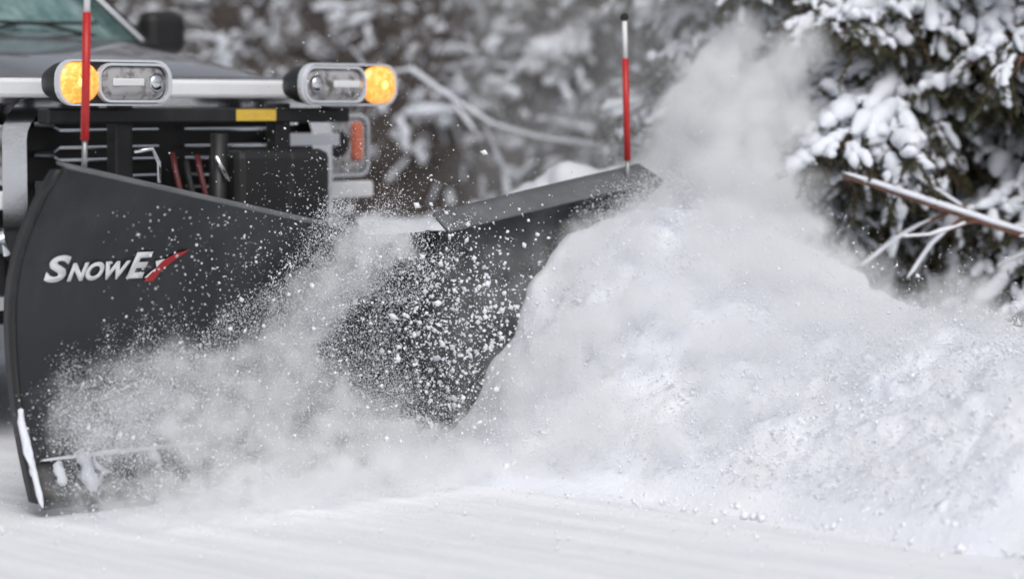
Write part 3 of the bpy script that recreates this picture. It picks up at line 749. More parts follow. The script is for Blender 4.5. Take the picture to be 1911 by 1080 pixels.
def cloud(name, pts, rad, den, mn, mx, res, m, noise_scale, warp, thr, label):
    me = bpy.data.meshes.new(name); me.from_pydata([tuple(p) for p in pts], [], [])
    a = me.attributes.new("rad", 'FLOAT', 'POINT'); a.data.foreach_set("value", np.asarray(rad, np.float32))
    a = me.attributes.new("den", 'FLOAT', 'POINT'); a.data.foreach_set("value", np.asarray(den, np.float32))
    me.materials.append(m)
    o = bpy.data.objects.new(name, me); COL.objects.link(o)
    o["kind"] = "stuff"; o["label"] = label; o["category"] = "snow"
    ng = bpy.data.node_groups.new(name, 'GeometryNodeTree')
    ng.interface.new_socket("Geometry", in_out='INPUT', socket_type='NodeSocketGeometry')
    ng.interface.new_socket("Geometry", in_out='OUTPUT', socket_type='NodeSocketGeometry')
    N = ng.nodes; L = ng.links
    gi = N.new("NodeGroupInput"); go = N.new("NodeGroupOutput")
    pos = N.new("GeometryNodeInputPosition")
    nz = N.new("ShaderNodeTexNoise"); nz.inputs["Scale"].default_value = noise_scale; nz.inputs["Detail"].default_value = 5; nz.inputs["Roughness"].default_value = 0.62
    L.new(pos.outputs[0], nz.inputs["Vector"])
    sub = N.new("ShaderNodeVectorMath"); sub.operation = 'SUBTRACT'; sub.inputs[1].default_value = (0.5, 0.5, 0.5)
    L.new(nz.outputs["Color"], sub.inputs[0])
    scl = N.new("ShaderNodeVectorMath"); scl.operation = 'SCALE'; scl.inputs["Scale"].default_value = warp
    L.new(sub.outputs[0], scl.inputs[0])
    add = N.new("ShaderNodeVectorMath"); add.operation = 'ADD'
    L.new(pos.outputs[0], add.inputs[0]); L.new(scl.outputs[0], add.inputs[1])
    px = N.new("GeometryNodeProximity"); px.target_element = 'POINTS'
    L.new(gi.outputs[0], px.inputs[0])
    L.new(add.outputs[0], px.inputs["Sample Position"] if "Sample Position" in px.inputs else px.inputs["Source Position"])
    sn = N.new("GeometryNodeSampleNearest"); L.new(gi.outputs[0], sn.inputs["Geometry"]); L.new(add.outputs[0], sn.inputs["Sample Position"])
    at = N.new("GeometryNodeInputNamedAttribute"); at.data_type = 'FLOAT'; at.inputs["Name"].default_value = "rad"
    si = N.new("GeometryNodeSampleIndex"); si.data_type = 'FLOAT'
    L.new(gi.outputs[0], si.inputs["Geometry"]); L.new(at.outputs[0], si.inputs["Value"]); L.new(sn.outputs[0], si.inputs["Index"])
    dv = N.new("ShaderNodeMath"); dv.operation = 'DIVIDE'; L.new(px.outputs["Distance"], dv.inputs[0]); L.new(si.outputs[0], dv.inputs[1])
    mr = N.new("ShaderNodeMapRange"); mr.interpolation_type = 'SMOOTHSTEP'
    mr.inputs["From Min"].default_value = 1.0; mr.inputs["From Max"].default_value = 0.15; L.new(dv.outputs[0], mr.inputs["Value"])
    n2 = N.new("ShaderNodeTexNoise"); n2.inputs["Scale"].default_value = noise_scale * 2.3; n2.inputs["Detail"].default_value = 6; n2.inputs["Roughness"].default_value = 0.68
    L.new(pos.outputs[0], n2.inputs["Vector"])
    m2 = N.new("ShaderNodeMapRange"); m2.inputs["From Min"].default_value = thr[0]; m2.inputs["From Max"].default_value = thr[1]; L.new(n2.outputs["Fac"], m2.inputs["Value"])
    mu = N.new("ShaderNodeMath"); mu.operation = 'MULTIPLY'; L.new(mr.outputs[0], mu.inputs[0]); L.new(m2.outputs[0], mu.inputs[1])
    at2 = N.new("GeometryNodeInputNamedAttribute"); at2.data_type = 'FLOAT'; at2.inputs["Name"].default_value = "den"
    si2 = N.new("GeometryNodeSampleIndex"); si2.data_type = 'FLOAT'
    L.new(gi.outputs[0], si2.inputs["Geometry"]); L.new(at2.outputs[0], si2.inputs["Value"]); L.new(sn.outputs[0], si2.inputs["Index"])
    mu2 = N.new("ShaderNodeMath"); mu2.operation = 'MULTIPLY'; L.new(mu.outputs[0], mu2.inputs[0]); L.new(si2.outputs[0], mu2.inputs[1])
    vc = N.new("GeometryNodeVolumeCube")
    L.new(mu2.outputs[0], vc.inputs["Density"])
    vc.inputs["Min"].default_value = mn; vc.inputs["Max"].default_value = mx
    for k, ax in enumerate("XYZ"): vc.inputs["Resolution " + ax].default_value = int((mx[k] - mn[k]) / res)
    sm = N.new("GeometryNodeSetMaterial"); sm.inputs["Material"].default_value = m
    L.new(vc.outputs[0], sm.inputs[0]); L.new(sm.outputs[0], go.inputs[0])
    md = o.modifiers.new("cloud", 'NODES'); md.node_group = ng
    return o

def rnd(n, a, b): return rng.uniform(a, b, n)

# cloud rolling along the lettered wing
pts, rad = [], []
L1 = WING['near']['L']
n = 520
s = rnd(n, -0.10, L1 - 0.02); q = rng.random(n) ** 0.8
top = np.interp(s, [0, 0.2, 0.42, 0.8, 1.1, 1.33], [0.10, 0.22, 0.42, 0.44, 0.36, 0.30])
low = np.interp(s, [0, 0.7, 0.95, 1.33], [0.0, 0.02, 0.17, 0.20])
z = low + (top - low) * q
f = wing_f('near', s, z) + 0.08 + rnd(n, 0, 0.30) * (1 - 0.6 * q)
pts.append(wpt('near', s, f, z, False)); rad.append(rnd(n, 0.06, 0.13) * np.interp(s, [0, 0.8, 1.33], [1.1, 1.0, 0.7]))
# streak thrown up the wing near the hinge
n = 170
q = rng.random(n)
s = 0.47 - 0.34 * q + rnd(n, -0.07, 0.07); z = 0.38 + 0.40 * q
pts.append(wpt('near', s, wing_f('near', s, z) + rnd(n, 0.05, 0.15), z, False)); rad.append(rnd(n, 0.05, 0.10))
# low skirt on the road in front of the hinge
n = 330
s = rnd(n, -0.60, 1.30); z = rnd(n, 0.0, 0.12) * np.interp(s, [-0.2, 0.1, 0.6, 1.3], [0.5, 0.75, 1, 0.5])
pts.append(wpt('near', s, rnd(n, 0.2, 0.60), z, False)); rad.append(rnd(n, 0.06, 0.12))
P1 = np.concatenate(pts); R1 = np.concatenate(rad)
s_all = (P1[:, :2] - HINGE) @ WING['near']['u']
D1 = np.interp(s_all, [0.85, 1.15], [1.0, 0.38]); D1[520:690] = 1.7
n = 110                                # thin veil in front of the hinge and the flanged wing
s = rnd(n, 0.0, 0.75); z = rnd(n, 0.15, 0.72)
PV = wpt('far', s, rnd(n, 0.25, 0.55), z, False)
P1v = np.concatenate([P1, PV]); R1v = np.concatenate([R1, rnd(n, 0.12, 0.2)]); D1v = np.concatenate([D1, np.full(n, 0.07)])
cloud("powder_cloud", P1v, R1v, D1v, (-1.75, -1.45, 0.0), (0.45, 0.95, 1.0), 0.016, cloud_material("powder_volume", 17.0), 7.0, 0.26, (0.43, 0.62),
      "pale powder snow curling up in front of the lettered plow wing")

# plume off the far wing
pts, rad = [], []
Lf = WING['far']['L']
n = 420
a = rng.random(n)                      # along the throw
cx = 0.10 + 0.85 * a; cy = 0.15 + 1.0 * a
x = cx + rnd(n, -0.12, 0.45) ; y = cy + rnd(n, -0.35, 0.25)
zmax = np.interp(x, [0.0, 0.2, 0.45, 0.8, 1.1, 1.4], [0.42, 0.70, 0.98, 1.10, 0.85, 0.55])
wd = (x - HINGE[0]) * WING['far']['n'][0] + (y - HINGE[1]) * WING['far']['n'][1]
ws = (x - HINGE[0]) * WING['far']['u'][0] + (y - HINGE[1]) * WING['far']['u'][1]
zmax = np.where((wd > 0) & (ws < Lf + 0.12), zmax * 0.62, zmax)
z = zmax * rng.random(n) ** 0.6
keep = (x < 1.02) & (((wd > 0.30) & (ws < Lf - 0.05)) | (ws > Lf + 0.28) | ((ws > Lf + 0.12) & (wd < 0.12)))
pts.append(np.stack([x, y, z], -1)[keep]); rad.append(rnd(n, 0.09, 0.18)[keep])
n = 70                                 # rising crest
a = rng.random(n)
pts.append(np.stack([0.62 + 0.42 * a + rnd(n, -0.14, 0.12), 1.25 + 0.4 * rng.random(n), 0.95 + 0.48 * a + rnd(n, -0.08, 0.08)], -1)); rad.append(rnd(n, 0.08, 0.16))
i_ = rng.integers(0, len(WIND_P), 420)      # powder lifting off the windrow
pts.append(WIND_P[i_] + WIND_N[i_] * rnd(420, -0.02, 0.07)[:, None]); rad.append(rnd(420, 0.06, 0.13))
n = 150                                # body of the plume beyond the wing's end
zz_ = rnd(n, 0.55, 1.20)
pts.append(np.stack([rnd(n, 0.58, 1.04) + 0.22 * (zz_ - 0.7), rnd(n, 1.15, 1.65), zz_], -1)); rad.append(rnd(n, 0.08, 0.15))
_a2 = (WIND_P[:, :2] - TOE) @ FW; _b2 = (WIND_P[:, :2] - TOE) @ LF
_hi = WIND_P[(WIND_P[:, 2] > 0.50) & ((_a2 > -0.35) | (_b2 > 1.0) | (_b2 < 0.45))]      # powder smoking off the top of the windrow
i_ = rng.integers(0, len(_hi), 130)
pts.append(_hi[i_] + np.stack([rnd(130, 0.0, 0.16), rnd(130, 0.0, 0.25), rnd(130, 0.02, 0.16)], -1)); rad.append(rnd(130, 0.07, 0.13))
P2 = np.concatenate(pts); R2 = np.concatenate(rad)
n = 110                                # thin drifting mist beyond the plow
PM = np.stack([rnd(n, -0.1, 1.05), rnd(n, 1.5, 2.6), rnd(n, 0.75, 1.9)], -1)
P2v = np.concatenate([P2, PM]); R2v = np.concatenate([R2, rnd(n, 0.20, 0.32)]); a2 = (P2[:, :2] - TOE) @ FW
D2v = np.concatenate([np.interp(a2, [0.2, 1.4], [1.0, 0.12]), np.full(n, 0.035)])
cloud("powder_plume", P2v, R2v, D2v, (-0.4, -0.7, 0.0), (1.9, 2.9, 2.1), 0.021, cloud_material("plume_volume", 16.0), 4.6, 0.32, (0.37, 0.60),
      "tall white plume of powder snow thrown off the plow wing's end")

# grains: little irregular octahedra, one mesh
OCT_V = np.array([(1, 0, 0), (-1, 0, 0), (0, 1, 0), (0, -1, 0), (0, 0, 1), (0, 0, -1)], float)
OCT_F = np.array([(0, 2, 4), (2, 1, 4), (1, 3, 4), (3, 0, 4), (2, 0, 5), (1, 2, 5), (3, 1, 5), (0, 3, 5)])
def grains(name, C, S, label, stretch=None):
    n = len(C)
    k = rng.uniform(0.6, 1.3, (n, 6, 1))
    q = rng.normal(size=(n, 4)); q /= np.linalg.norm(q, axis=1, keepdims=True)
    w, x, y, z = q.T
    Rm = np.stack([np.stack([1 - 2 * (y * y + z * z), 2 * (x * y - z * w), 2 * (x * z + y * w)], -1),
                   np.stack([2 * (x * y + z * w), 1 - 2 * (x * x + z * z), 2 * (y * z - x * w)], -1),
                   np.stack([2 * (x * z - y * w), 2 * (y * z + x * w), 1 - 2 * (x * x + y * y)], -1)], -2)
    k = k * np.where(rng.random((n, 1, 1)) < 0.15, np.array([1.9, 1.9, 0.8, 0.8, 0.8, 0.8])[None, :, None], 1.0)
    V = np.einsum('nij,nkj->nki', Rm, OCT_V[None] * k) * S[:, None, None]
    V = V + C[:, None, :]
    F = (OCT_F[None] + 6 * np.arange(n)[:, None, None]).reshape(-1, 3)
    return obj(name, np_mesh(name, V.reshape(-1, 3), F), M['snow_grain'], kind="stuff", label=label, cat="snow", smooth=True)

def jitter_from(P, R, n, spread):
    i = rng.integers(0, len(P), n)
    d = rng.normal(size=(n, 3)); d *= (rng.random((n, 1)) ** 0.5) * spread / np.linalg.norm(d, axis=1, keepdims=True)
    return P[i] + d * R[i][:, None]

G = [jitter_from(P1, R1, 24000, 1.9)]
SZ = [np.exp(rng.normal(-6.45, 0.45, 24000))]
# chunks bursting round the hinge
n = 3800
s = rng.normal(-0.02, 0.20, n); z = 0.46 + rng.normal(0, 0.19, n); f = rnd(n, 0.10, 0.5)
c = np.concatenate([wpt('near', s[: n // 2], f[: n // 2], z[: n // 2], False), wpt('far', np.abs(s[n // 2:]) * 1.1, f[n // 2:], z[n // 2:], False)])
G.append(c); SZ.append(np.exp(rng.normal(-6.1, 0.72, n)))
# speckle in the air over the wings and in front of the headlamp
n = 3600
s = np.abs(rng.normal(0, 0.32, n)) ; z = 0.55 + rng.gamma(2.0, 0.13, n); f = rnd(n, 0.05, 0.5)
G.append(wpt('near', s, f, z, False)); SZ.append(np.exp(rng.normal(-6.5, 0.4, n)))
n = 1300
s = rnd(n, 0.05, 1.2); z = rnd(n, 0.1, 0.9); f = rnd(n, 0.2, 0.5)
G.append(wpt('near', s, f, z, False)); SZ.append(np.exp(rng.normal(-6.1, 0.5, n)))
# grains along the plume
G.append(jitter_from(P2, R2, 22000, 1.7)); SZ.append(np.exp(rng.normal(-6.3, 0.5, 22000)))
n = 26000
i_ = rng.integers(0, len(WIND_P), n)
G.append(WIND_P[i_] + WIND_N[i_] * rng.gamma(1.2, 0.016, n)[:, None] + rng.normal(0, 0.008, (n, 3))); SZ.append(np.exp(rng.normal(-6.0, 0.5, n)))
C = np.concatenate(G); S = np.clip(np.concatenate(SZ), 0.0007, 0.013)
ok = (C[:, 2] > 0.0)
grains("flying_snow", C[ok], S[ok], "loose snow grains and chunks flying round the plow")

# fine powder: tiny tetrahedra thrown in jets off the blades
TET_V = np.array([(1, 1, 1), (1, -1, -1), (-1, 1, -1), (-1, -1, 1)], float) / 1.5
TET_F = np.array([(0, 1, 2), (0, 3, 1), (0, 2, 3), (1, 3, 2)])
FG, FS = [], []
def jets(nj, ng, s0, vs, hmax, f0, f1, spread, sz, wing='near', z0=0.05):
    for j in range(nj):
        tau = rng.random(ng) ** 0.75
        sj, vj, hj = s0(), vs(), hmax()
        sj0 = sj
        s = sj + vj * tau + rng.normal(0, 1, ng) * (spread * (0.25 + tau))
        z = z0 + hj * (1 - (1 - tau) ** 2) + rng.normal(0, 1, ng) * (spread * (0.25 + tau))
        f = wing_f(wing, s, np.clip(z, 0.02, 0.74)) + f0 + (f1 - f0) * rng.random() * tau + np.abs(rng.normal(0, 1, ng)) * spread
        FG.append(wpt(wing, s, f, z, False)); FS.append(np.exp(rng.normal(sz, 0.38, ng)))
U = rng.uniform
hm_near = lambda s: float(np.interp(s, [0.0, 0.2, 0.45, 0.8, 1.1, 1.33], [0.22, 0.35, 0.55, 0.50, 0.40, 0.34]))
for _ in range(230):
    s_ = U(-0.05, 1.32)
    jets(1, 260, lambda: s_, lambda: U(-0.30, 0.05), lambda: hm_near(s_) * U(0.45, 1.15), 0.05, 0.30, 0.020, -6.75)
jets(55, 420, lambda: rng.normal(0.52, 0.06), lambda: U(-0.42, -0.22), lambda: U(0.52, 0.86), 0.05, 0.16, 0.013, -6.7)
jets(40, 260, lambda: rng.normal(0.12, 0.10), lambda: U(-0.10, 0.10), lambda: U(0.4, 0.85), 0.06, 0.30, 0.014, -6.6)
FG.append(jitter_from(P1, R1, 45000, 1.5)); FS.append(np.exp(rng.normal(-6.9, 0.35, 45000)))
# off the end of the flanged wing
for _ in range(170):
    ng = 300; tau = rng.random(ng) ** 0.8
    w0 = U(0.75, 1.40); z0 = U(0.35, 0.92); d_ = U(0.12, 0.48); up = U(0.0, 0.75) if w0 > 1.2 else U(0.0, 0.15)
    base = wpt('far', w0, float(wing_f('far', min(w0, 1.3), z0)) + U(0.02, 0.25) - (0.35 if w0 > 1.32 else 0.0), z0, False)
    sp = 0.02 + 0.05 * tau
    pp = base + np.outer(tau, np.array([LF[0] * d_ + FW[0] * 0.12, LF[1] * d_ + FW[1] * 0.12, up])) - np.outer(tau ** 2, [0, 0, 0.35 * d_]) + rng.normal(0, 1, (ng, 3)) * sp[:, None]
    FG.append(pp); FS.append(np.exp(rng.normal(-6.6, 0.4, ng)))
FG.append(jitter_from(P2, R2, 75000, 1.3)); FS.append(np.exp(rng.normal(-6.65, 0.4, 75000)))
C = np.concatenate(FG); S = np.clip(np.concatenate(FS), 0.0005, 0.004); ok = C[:, 2] > 0; C = C[ok]; S = S[ok]
n = len(C)
sg = np.where(rng.random((n, 1, 3)) < 0.5, -1.0, 1.0) * rng.uniform(0.6, 1.3, (n, 1, 3))
V = C[:, None] + TET_V[None] * sg * S[:, None, None]
F = (TET_F[None] + 4 * np.arange(n)[:, None, None]).reshape(-1, 3)
obj("fine_powder", np_mesh("fine_powder", V.reshape(-1, 3), F), M['snow_grain'], kind="stuff", label="fine powder snow streaming off both plow wings", cat="snow")

# clods on the bank, its foot, and crumbs on the road
n = 2400
a = rnd(n, -0.6, 3.4); b = rng.uniform(-0.25, 1.1, n)
k_ = rng.random(n) < 0.25; b = np.where(k_, rng.normal(-0.18, 0.15, n), b)
xy = TOE + a[:, None] * FW + b[:, None] * LF
sz = np.clip(np.exp(rng.normal(-5.1, 0.6, n)), 0.003, 0.026) * np.where(k_, 0.6, 1.0)
zc = np.maximum(bank_height(xy[:, 0], xy[:, 1]), 0.0) + 0.015 * sstep(0, 0.2, b)
n2 = 2200
xy2 = np.stack([rnd(n2, -2.0, 2.2), rng.normal(-0.95, 0.45, n2)], -1)
xy = np.concatenate([xy, xy2]); zc = np.concatenate([zc, np.zeros(n2)]); sz = np.concatenate([sz, np.clip(np.exp(rng.normal(-6.0, 0.5, n2)), 0.001, 0.008)])
grains("snow_clods", np.concatenate([xy, zc[:, None]], 1), sz, "small snow clods scattered over the snow bank and the road at its foot")

# ------------------------------------------------------------------ vegetation
class TubeSet:
    """many thin tubes collected into one mesh"""
    def __init__(self): self.V, self.F, self.M, self.n = [], [], [], 0
    def add(self, pts, rad, k=5, mi=0):
        pts = np.asarray(pts, float); m = len(pts); rad = np.broadcast_to(np.asarray(rad, float), (m,))
        d = np.gradient(pts, axis=0); d /= np.linalg.norm(d, axis=1, keepdims=True) + 1e-9
        ref = np.where(np.abs(d[:, 2:3]) < 0.9, np.array([[0, 0, 1.0]]), np.array([[1.0, 0, 0]]))
        a = np.cross(d, ref); a /= np.linalg.norm(a, axis=1, keepdims=True) + 1e-9; b = np.cross(a, d)
        t = 2 * np.pi * np.arange(k) / k
        ring = pts[:, None] + rad[:, None, None] * (np.cos(t)[None, :, None] * a[:, None] + np.sin(t)[None, :, None] * b[:, None])
        idx = self.n + np.arange(m * k).reshape(m, k)
        i2 = np.roll(idx, -1, 1)
        self.F.append(np.stack([idx[:-1], i2[:-1], i2[1:], idx[1:]], -1).reshape(-1, 4)); self.M.append(np.full((m - 1) * k, mi))
        self.V.append(ring.reshape(-1, 3)); self.n += m * k
    def mesh(self, name):
        me = np_mesh(name, np.concatenate(self.V), np.concatenate(self.F))
        me.polygons.foreach_set("material_index", np.concatenate(self.M).astype(np.int32))
        me.polygons.foreach_set("use_smooth", np.ones(len(me.polygons), bool))
        return me

def lump_tube(ts, pts, r, squash=0.65, k=7):
    """snow lying along a twig: fat rounded tube with closed ends, flattened below"""
    src = np.asarray(pts, float); m = max(7, min(11, len(src) + 2))
    u = (1 - np.cos(np.linspace(0, np.pi, m))) / 2
    q = u * (len(src) - 1); k0 = np.minimum(q.astype(int), len(src) - 2)
    pts = src[k0] + (src[k0 + 1] - src[k0]) * (q - k0)[:, None]
    prof = np.sqrt(np.clip(1 - (2 * u - 1) ** 2, 0.0, 1)) ** 0.6 * (1 + 0.28 * rng.uniform(-1, 1, m)); prof[0] = prof[-1] = 0.03
    i0 = ts.n
    ts.add(pts, r * prof, k)
    V = ts.V[-1].reshape(m, k, 3); c = pts[:, None]
    dz = V[..., 2] - c[..., 2]
    V[..., 2] = c[..., 2] + np.where(dz > 0, dz * 1.05, dz * 0.45) + r * 0.35

def wobble(p0, d, L, n, droop=0.0, wob=0.08):
    p = np.array(p0, float); d = np.array(d, float); d /= np.linalg.norm(d)
    out = [p.copy()]
    for i in range(n):
        d = d + rng.normal(0, wob, 3) + np.array([0, 0, -droop / n]); d /= np.linalg.norm(d)
        p = p + d * L / n; out.append(p.copy())
    return np.array(out)

# ---- spruce boughs (five different ones), grown along +X
def make_bough(i, L=1.0):
    wood = TubeSet(); snow = TubeSet(); nV, nF = [], []
    cnt = 0
    main = wobble((0, 0, 0), (1, 0, 0.10), L, 16, droop=0.50, wob=0.035)
    wood.add(main, np.linspace(0.013, 0.003, len(main)) * L ** 0.5, 6, 0)
    twigs = [(main[6:], 0.8)]
    for j in range(1, 16):
        for side in (-1, 1):
            for rep in range(1 if j < 4 else 2):
                u = (j + rng.random() * 0.8) / 16
                k = min(int(u * 16), 15); p = main[k] + (main[k + 1] - main[k]) * rng.random()
                dm = main[k + 1] - main[k]; dm /= np.linalg.norm(dm)
                out = np.array([-dm[1], dm[0], 0]) * side
                d = dm * 0.85 + out * rng.uniform(0.5, 1.1) + np.array([0, 0, rng.uniform(-0.40, 0.12)])
                tl = L * (0.36 * (1 - u) ** 0.7 + 0.10) * rng.uniform(0.6, 1.15) * (0.5 + min(1, u * 4) * 0.5)
                tw = wobble(p, d, tl, 7, droop=0.40, wob=0.11)
                wood.add(tw, np.linspace(0.0045, 0.0018, len(tw)), 4, 0); twigs.append((tw, 0.86))
                for m_ in range(int(tl / 0.045)):
                    kk = rng.integers(1, 7); pp = tw[kk]; d2 = tw[kk] - tw[kk - 1]; d2 /= np.linalg.norm(d2) + 1e-9
                    o2 = np.cross(d2, (0, 0, 1)) * (1 if m_ % 2 else -1)
                    t2 = wobble(pp, d2 * 0.8 + o2 * 0.8 + np.array([0, 0, rng.uniform(-0.5, 0.1)]), rng.uniform(0.05, 0.13), 4, droop=0.6, wob=0.08)
                    wood.add(t2, 0.0015, 3, 0); twigs.append((t2, 0.58))
    for tw, cov in twigs:
        seg = np.linalg.norm(np.diff(tw, axis=0), axis=1); tl = seg.sum()
        nn = int(tl * 340)
        if nn:
            u = rng.random(nn) * (len(tw) - 1); k = u.astype(int); p = tw[k] + (tw[k + 1] - tw[k]) * (u - k)[:, None]
            d = (tw[k + 1] - tw[k]); d /= np.linalg.norm(d, axis=1, keepdims=True) + 1e-9
            r = rng.normal(size=(nn, 3)); r -= (r * d).sum(1, keepdims=True) * d; r /= np.linalg.norm(r, axis=1, keepdims=True) + 1e-9
            ln = rng.uniform(0.013, 0.024, nn)[:, None]
            tip = p + (r * 0.85 + d * 0.6) * ln
            wv = np.cross(r, d) * 0.0034
            nV.append(np.stack([p - wv, p + wv, tip], 1).reshape(-1, 3))
            nF.append(np.arange(nn * 3).reshape(-1, 3) + cnt); cnt += nn * 3
        for rep in range(3 if tl > 0.15 else 1):
            if rng.random() > cov or tl < 0.05: continue
            a = rng.uniform(0, 0.75) if tl > 0.15 else rng.uniform(0, 0.3); b = min(1.0, a + (rng.uniform(0.16, 0.42) if tl > 0.15 else rng.uniform(0.4, 0.7)))
            q = np.linspace(a, b, 6) * (len(tw) - 1); k = np.minimum(q.astype(int), len(tw) - 2)
            pts = tw[k] + (tw[k + 1] - tw[k]) * (q - k)[:, None] + rng.normal(0, 0.004, (6, 3))
            lump_tube(snow, pts + np.array([0, 0, 0.010]), (rng.uniform(0.009, 0.025) if tl > 0.15 else rng.uniform(0.006, 0.014)))
    for _ in range(8):     # bigger pillows where twigs cross
        k = rng.integers(3, 16); c = main[k] + rng.normal(0, 0.03, 3) * np.array([1, 1, 0.2])
        dd = main[min(k + 1, 16)] - main[k - 1]; dd /= np.linalg.norm(dd)
        pts = c + np.outer(np.linspace(-1, 1, 7) * rng.uniform(0.04, 0.12), dd) + np.array([0, 0, 0.012])
        lump_tube(snow, pts, rng.uniform(0.016, 0.034), k=8)
    wm = wood.mesh("bough"); wm.materials.append(M['red_bark'])
    nm = np_mesh("needles", np.concatenate(nV), np.concatenate(nF)); nm.materials.append(M['needle'])
    sm = snow.mesh("snow_load"); sm.materials.append(M['snow_soft'])
    return wm, nm, sm
BOUGHS = [make_bough(i, 1.0) for i in range(6)]

def spruce(x, y, z0, h, specs, label):
    t = empty("spruce_tree", (x, y, z0), 0, label, "tree")
    bm = tb([(0, 0, -0.3), (0.02, 0, h * 0.3), (0, 0.02, h * 0.7), (0, 0, h)], [0.14, 0.11, 0.06, 0.01], 10)
    obj("trunk", bm, M['bark'], t, smooth=True)
    for (hz, az, ln, tilt, v) in specs:
        wm, nm, sm = BOUGHS[v % len(BOUGHS)]
        o = obj("bough", wm, None, t)
        o.location = (0, 0, hz); o.rotation_euler = (rng.uniform(-0.3, 0.3), math.radians(tilt), math.radians(az)); o.scale = (ln, ln * 0.95, ln)
        obj("needles", nm, None, o, kind="stuff"); obj("snow_load", sm, None, o, kind="stuff")
    return t
specs = []
v = 0
for hz in np.arange(0.25, 3.4, 0.12):
    m_ = 7 if hz < 2.4 else 4
    for k in range(m_):
        az = 360 * k / m_ + rng.uniform(-28, 28) + hz * 77
        ln = max(0.5, (1.98 - 0.30 * max(hz - 0.9, 0)) * rng.uniform(0.75, 1.05))
        if math.cos(math.radians(az)) < -0.75: ln = min(ln, 1.50)
        if hz < 0.6: ln *= 0.75 + 0.4 * hz
        specs.append((hz, az, ln, rng.uniform(-4, 16), v)); v += 1
spruce_near = spruce(1.98, 3.0, 0.25, 5.0, specs, "snow-laden spruce with dense drooping boughs behind the snow bank")
specs = []
for hz in np.arange(0.4, 4.0, 0.20):
    for k in range(6):
        specs.append((hz, 60 * k + rng.uniform(-25, 25) + hz * 83, max(0.5, (1.8 - 0.3 * max(hz - 1.2, 0)) * rng.uniform(0.8, 1.05)), rng.uniform(-2, 16), v)); v += 1
spruce(3.75, 4.3, 0.35, 5.5, specs, "snow-laden spruce standing close behind another spruce at the snow bank")
specs = []
for hz in np.arange(0.5, 4.0, 0.24):
    for k in range(5):
        specs.append((hz, 72 * k + rng.uniform(-25, 25) + hz * 61, max(0.5, (1.7 - 0.3 * max(hz - 1.2, 0)) * rng.uniform(0.8, 1.05)), rng.uniform(5, 22), v)); v += 1
spruce(1.35, 7.4, 0.75, 5.5, specs, "dark spruce farther up the hillside behind the plume of powder")

# ---- bare shrubs with snow clumps
def make_shrub(i, H=1.8):
    wood = TubeSet(); snow = TubeSet()
    def grow(p, d, L, r, lev):
        n = 7
        br = wobble(p, d, L, n, droop=0.25 + 0.35 * lev, wob=0.13)
        wood.add(br, np.linspace(r, r * 0.45, n + 1), 5 if lev < 2 else 4)
        if rng.random() < 0.17:
            a = rng.integers(0, n - 2); b = min(n, a + rng.integers(2, 6))
            pts = np.repeat(br[a:b + 1], 2, 0); pts = (pts[:-1] + pts[1:]) / 2
            if len(pts) > 4: lump_tube(snow, pts + np.array([0, 0, r * 0.8]), rng.uniform(0.010, 0.026) + r * 0.6, k=6)
        if lev < 3:
            for k in range((6, 4, 3)[lev]):
                j = rng.integers(2, n + 1); dd = br[j] - br[j - 1]; dd /= np.linalg.norm(dd)
                nd = dd + rng.normal(0, 0.62, 3); nd[2] += 0.15
                grow(br[j], nd, L * rng.uniform(0.42, 0.68), r * 0.55, lev + 1)
    for k in range(6):
        a = 2 * math.pi * k / 6 + rng.uniform(-0.4, 0.4)
        grow((0.08 * math.cos(a), 0.08 * math.sin(a), -0.1), (math.cos(a) * 0.55, math.sin(a) * 0.55, 1.0), H * rng.uniform(0.55, 0.85), 0.013, 0)
    for _ in range(18):
        v = wood.V[rng.integers(0, len(wood.V))][0]
        if v[2] < 0.2: continue
        pts = v + np.outer(np.linspace(-1, 1, 6) * rng.uniform(0.03, 0.10), rng.normal(size=3) * np.array([1, 1, 0.3]))
        lump_tube(snow, pts, rng.uniform(0.025, 0.06), k=7)
    wm = wood.mesh("stems"); wm.materials.append(M['twig'])
    sm = snow.mesh("snow_load"); sm.materials.append(M['snow_soft'])
    return wm, sm
SHRUBS = [make_shrub(i) for i in range(5)]
def hill_z(x, y):
    return float(min(0.22 + 0.40 * max(y - 5.6, 0), 12)) if y > 5.4 else float(bank_height(np.array([x]), np.array([y]))[0])
spots = []
for r_, (yy, dx) in enumerate(((5.7, 1.3), (6.9, 0.9), (8.0, 0.85), (9.2, 0.95), (10.6, 1.2))):
    x = -6.2 - 0.2 * r_
    while x < 4.6 + 0.3 * r_:
        xx = x + rng.uniform(-0.25, 0.25); y2 = yy + rng.uniform(-0.4, 0.4)
        x += dx
        if math.hypot(xx - 2.25, y2 - 3.2) < 1.9 or math.hypot(xx - 3.75, y2 - 4.3) < 1.8: continue
        d_local = (xx - HINGE[0]) * LF[0] + (y2 - HINGE[1]) * LF[1]
        if d_local < 2.3: continue
        spots.append((xx, y2))
for i, (x, y) in enumerate(spots):
    wm, sm = SHRUBS[i % 5]
    t = empty("bare_shrub", (x, y, hill_z(x, y) - 0.05), rng.uniform(0, 6.28),
              "bare brown shrub with clumps of snow on its twigs, in the thicket behind the road", "shrub", "bare shrubs in the thicket behind the road")
    k = rng.uniform(0.8, 1.2); t.scale = (k, k, k * rng.uniform(0.85, 1.1))
    o = obj("stems", wm, None, t); obj("snow_load", sm, None, t, kind="stuff")

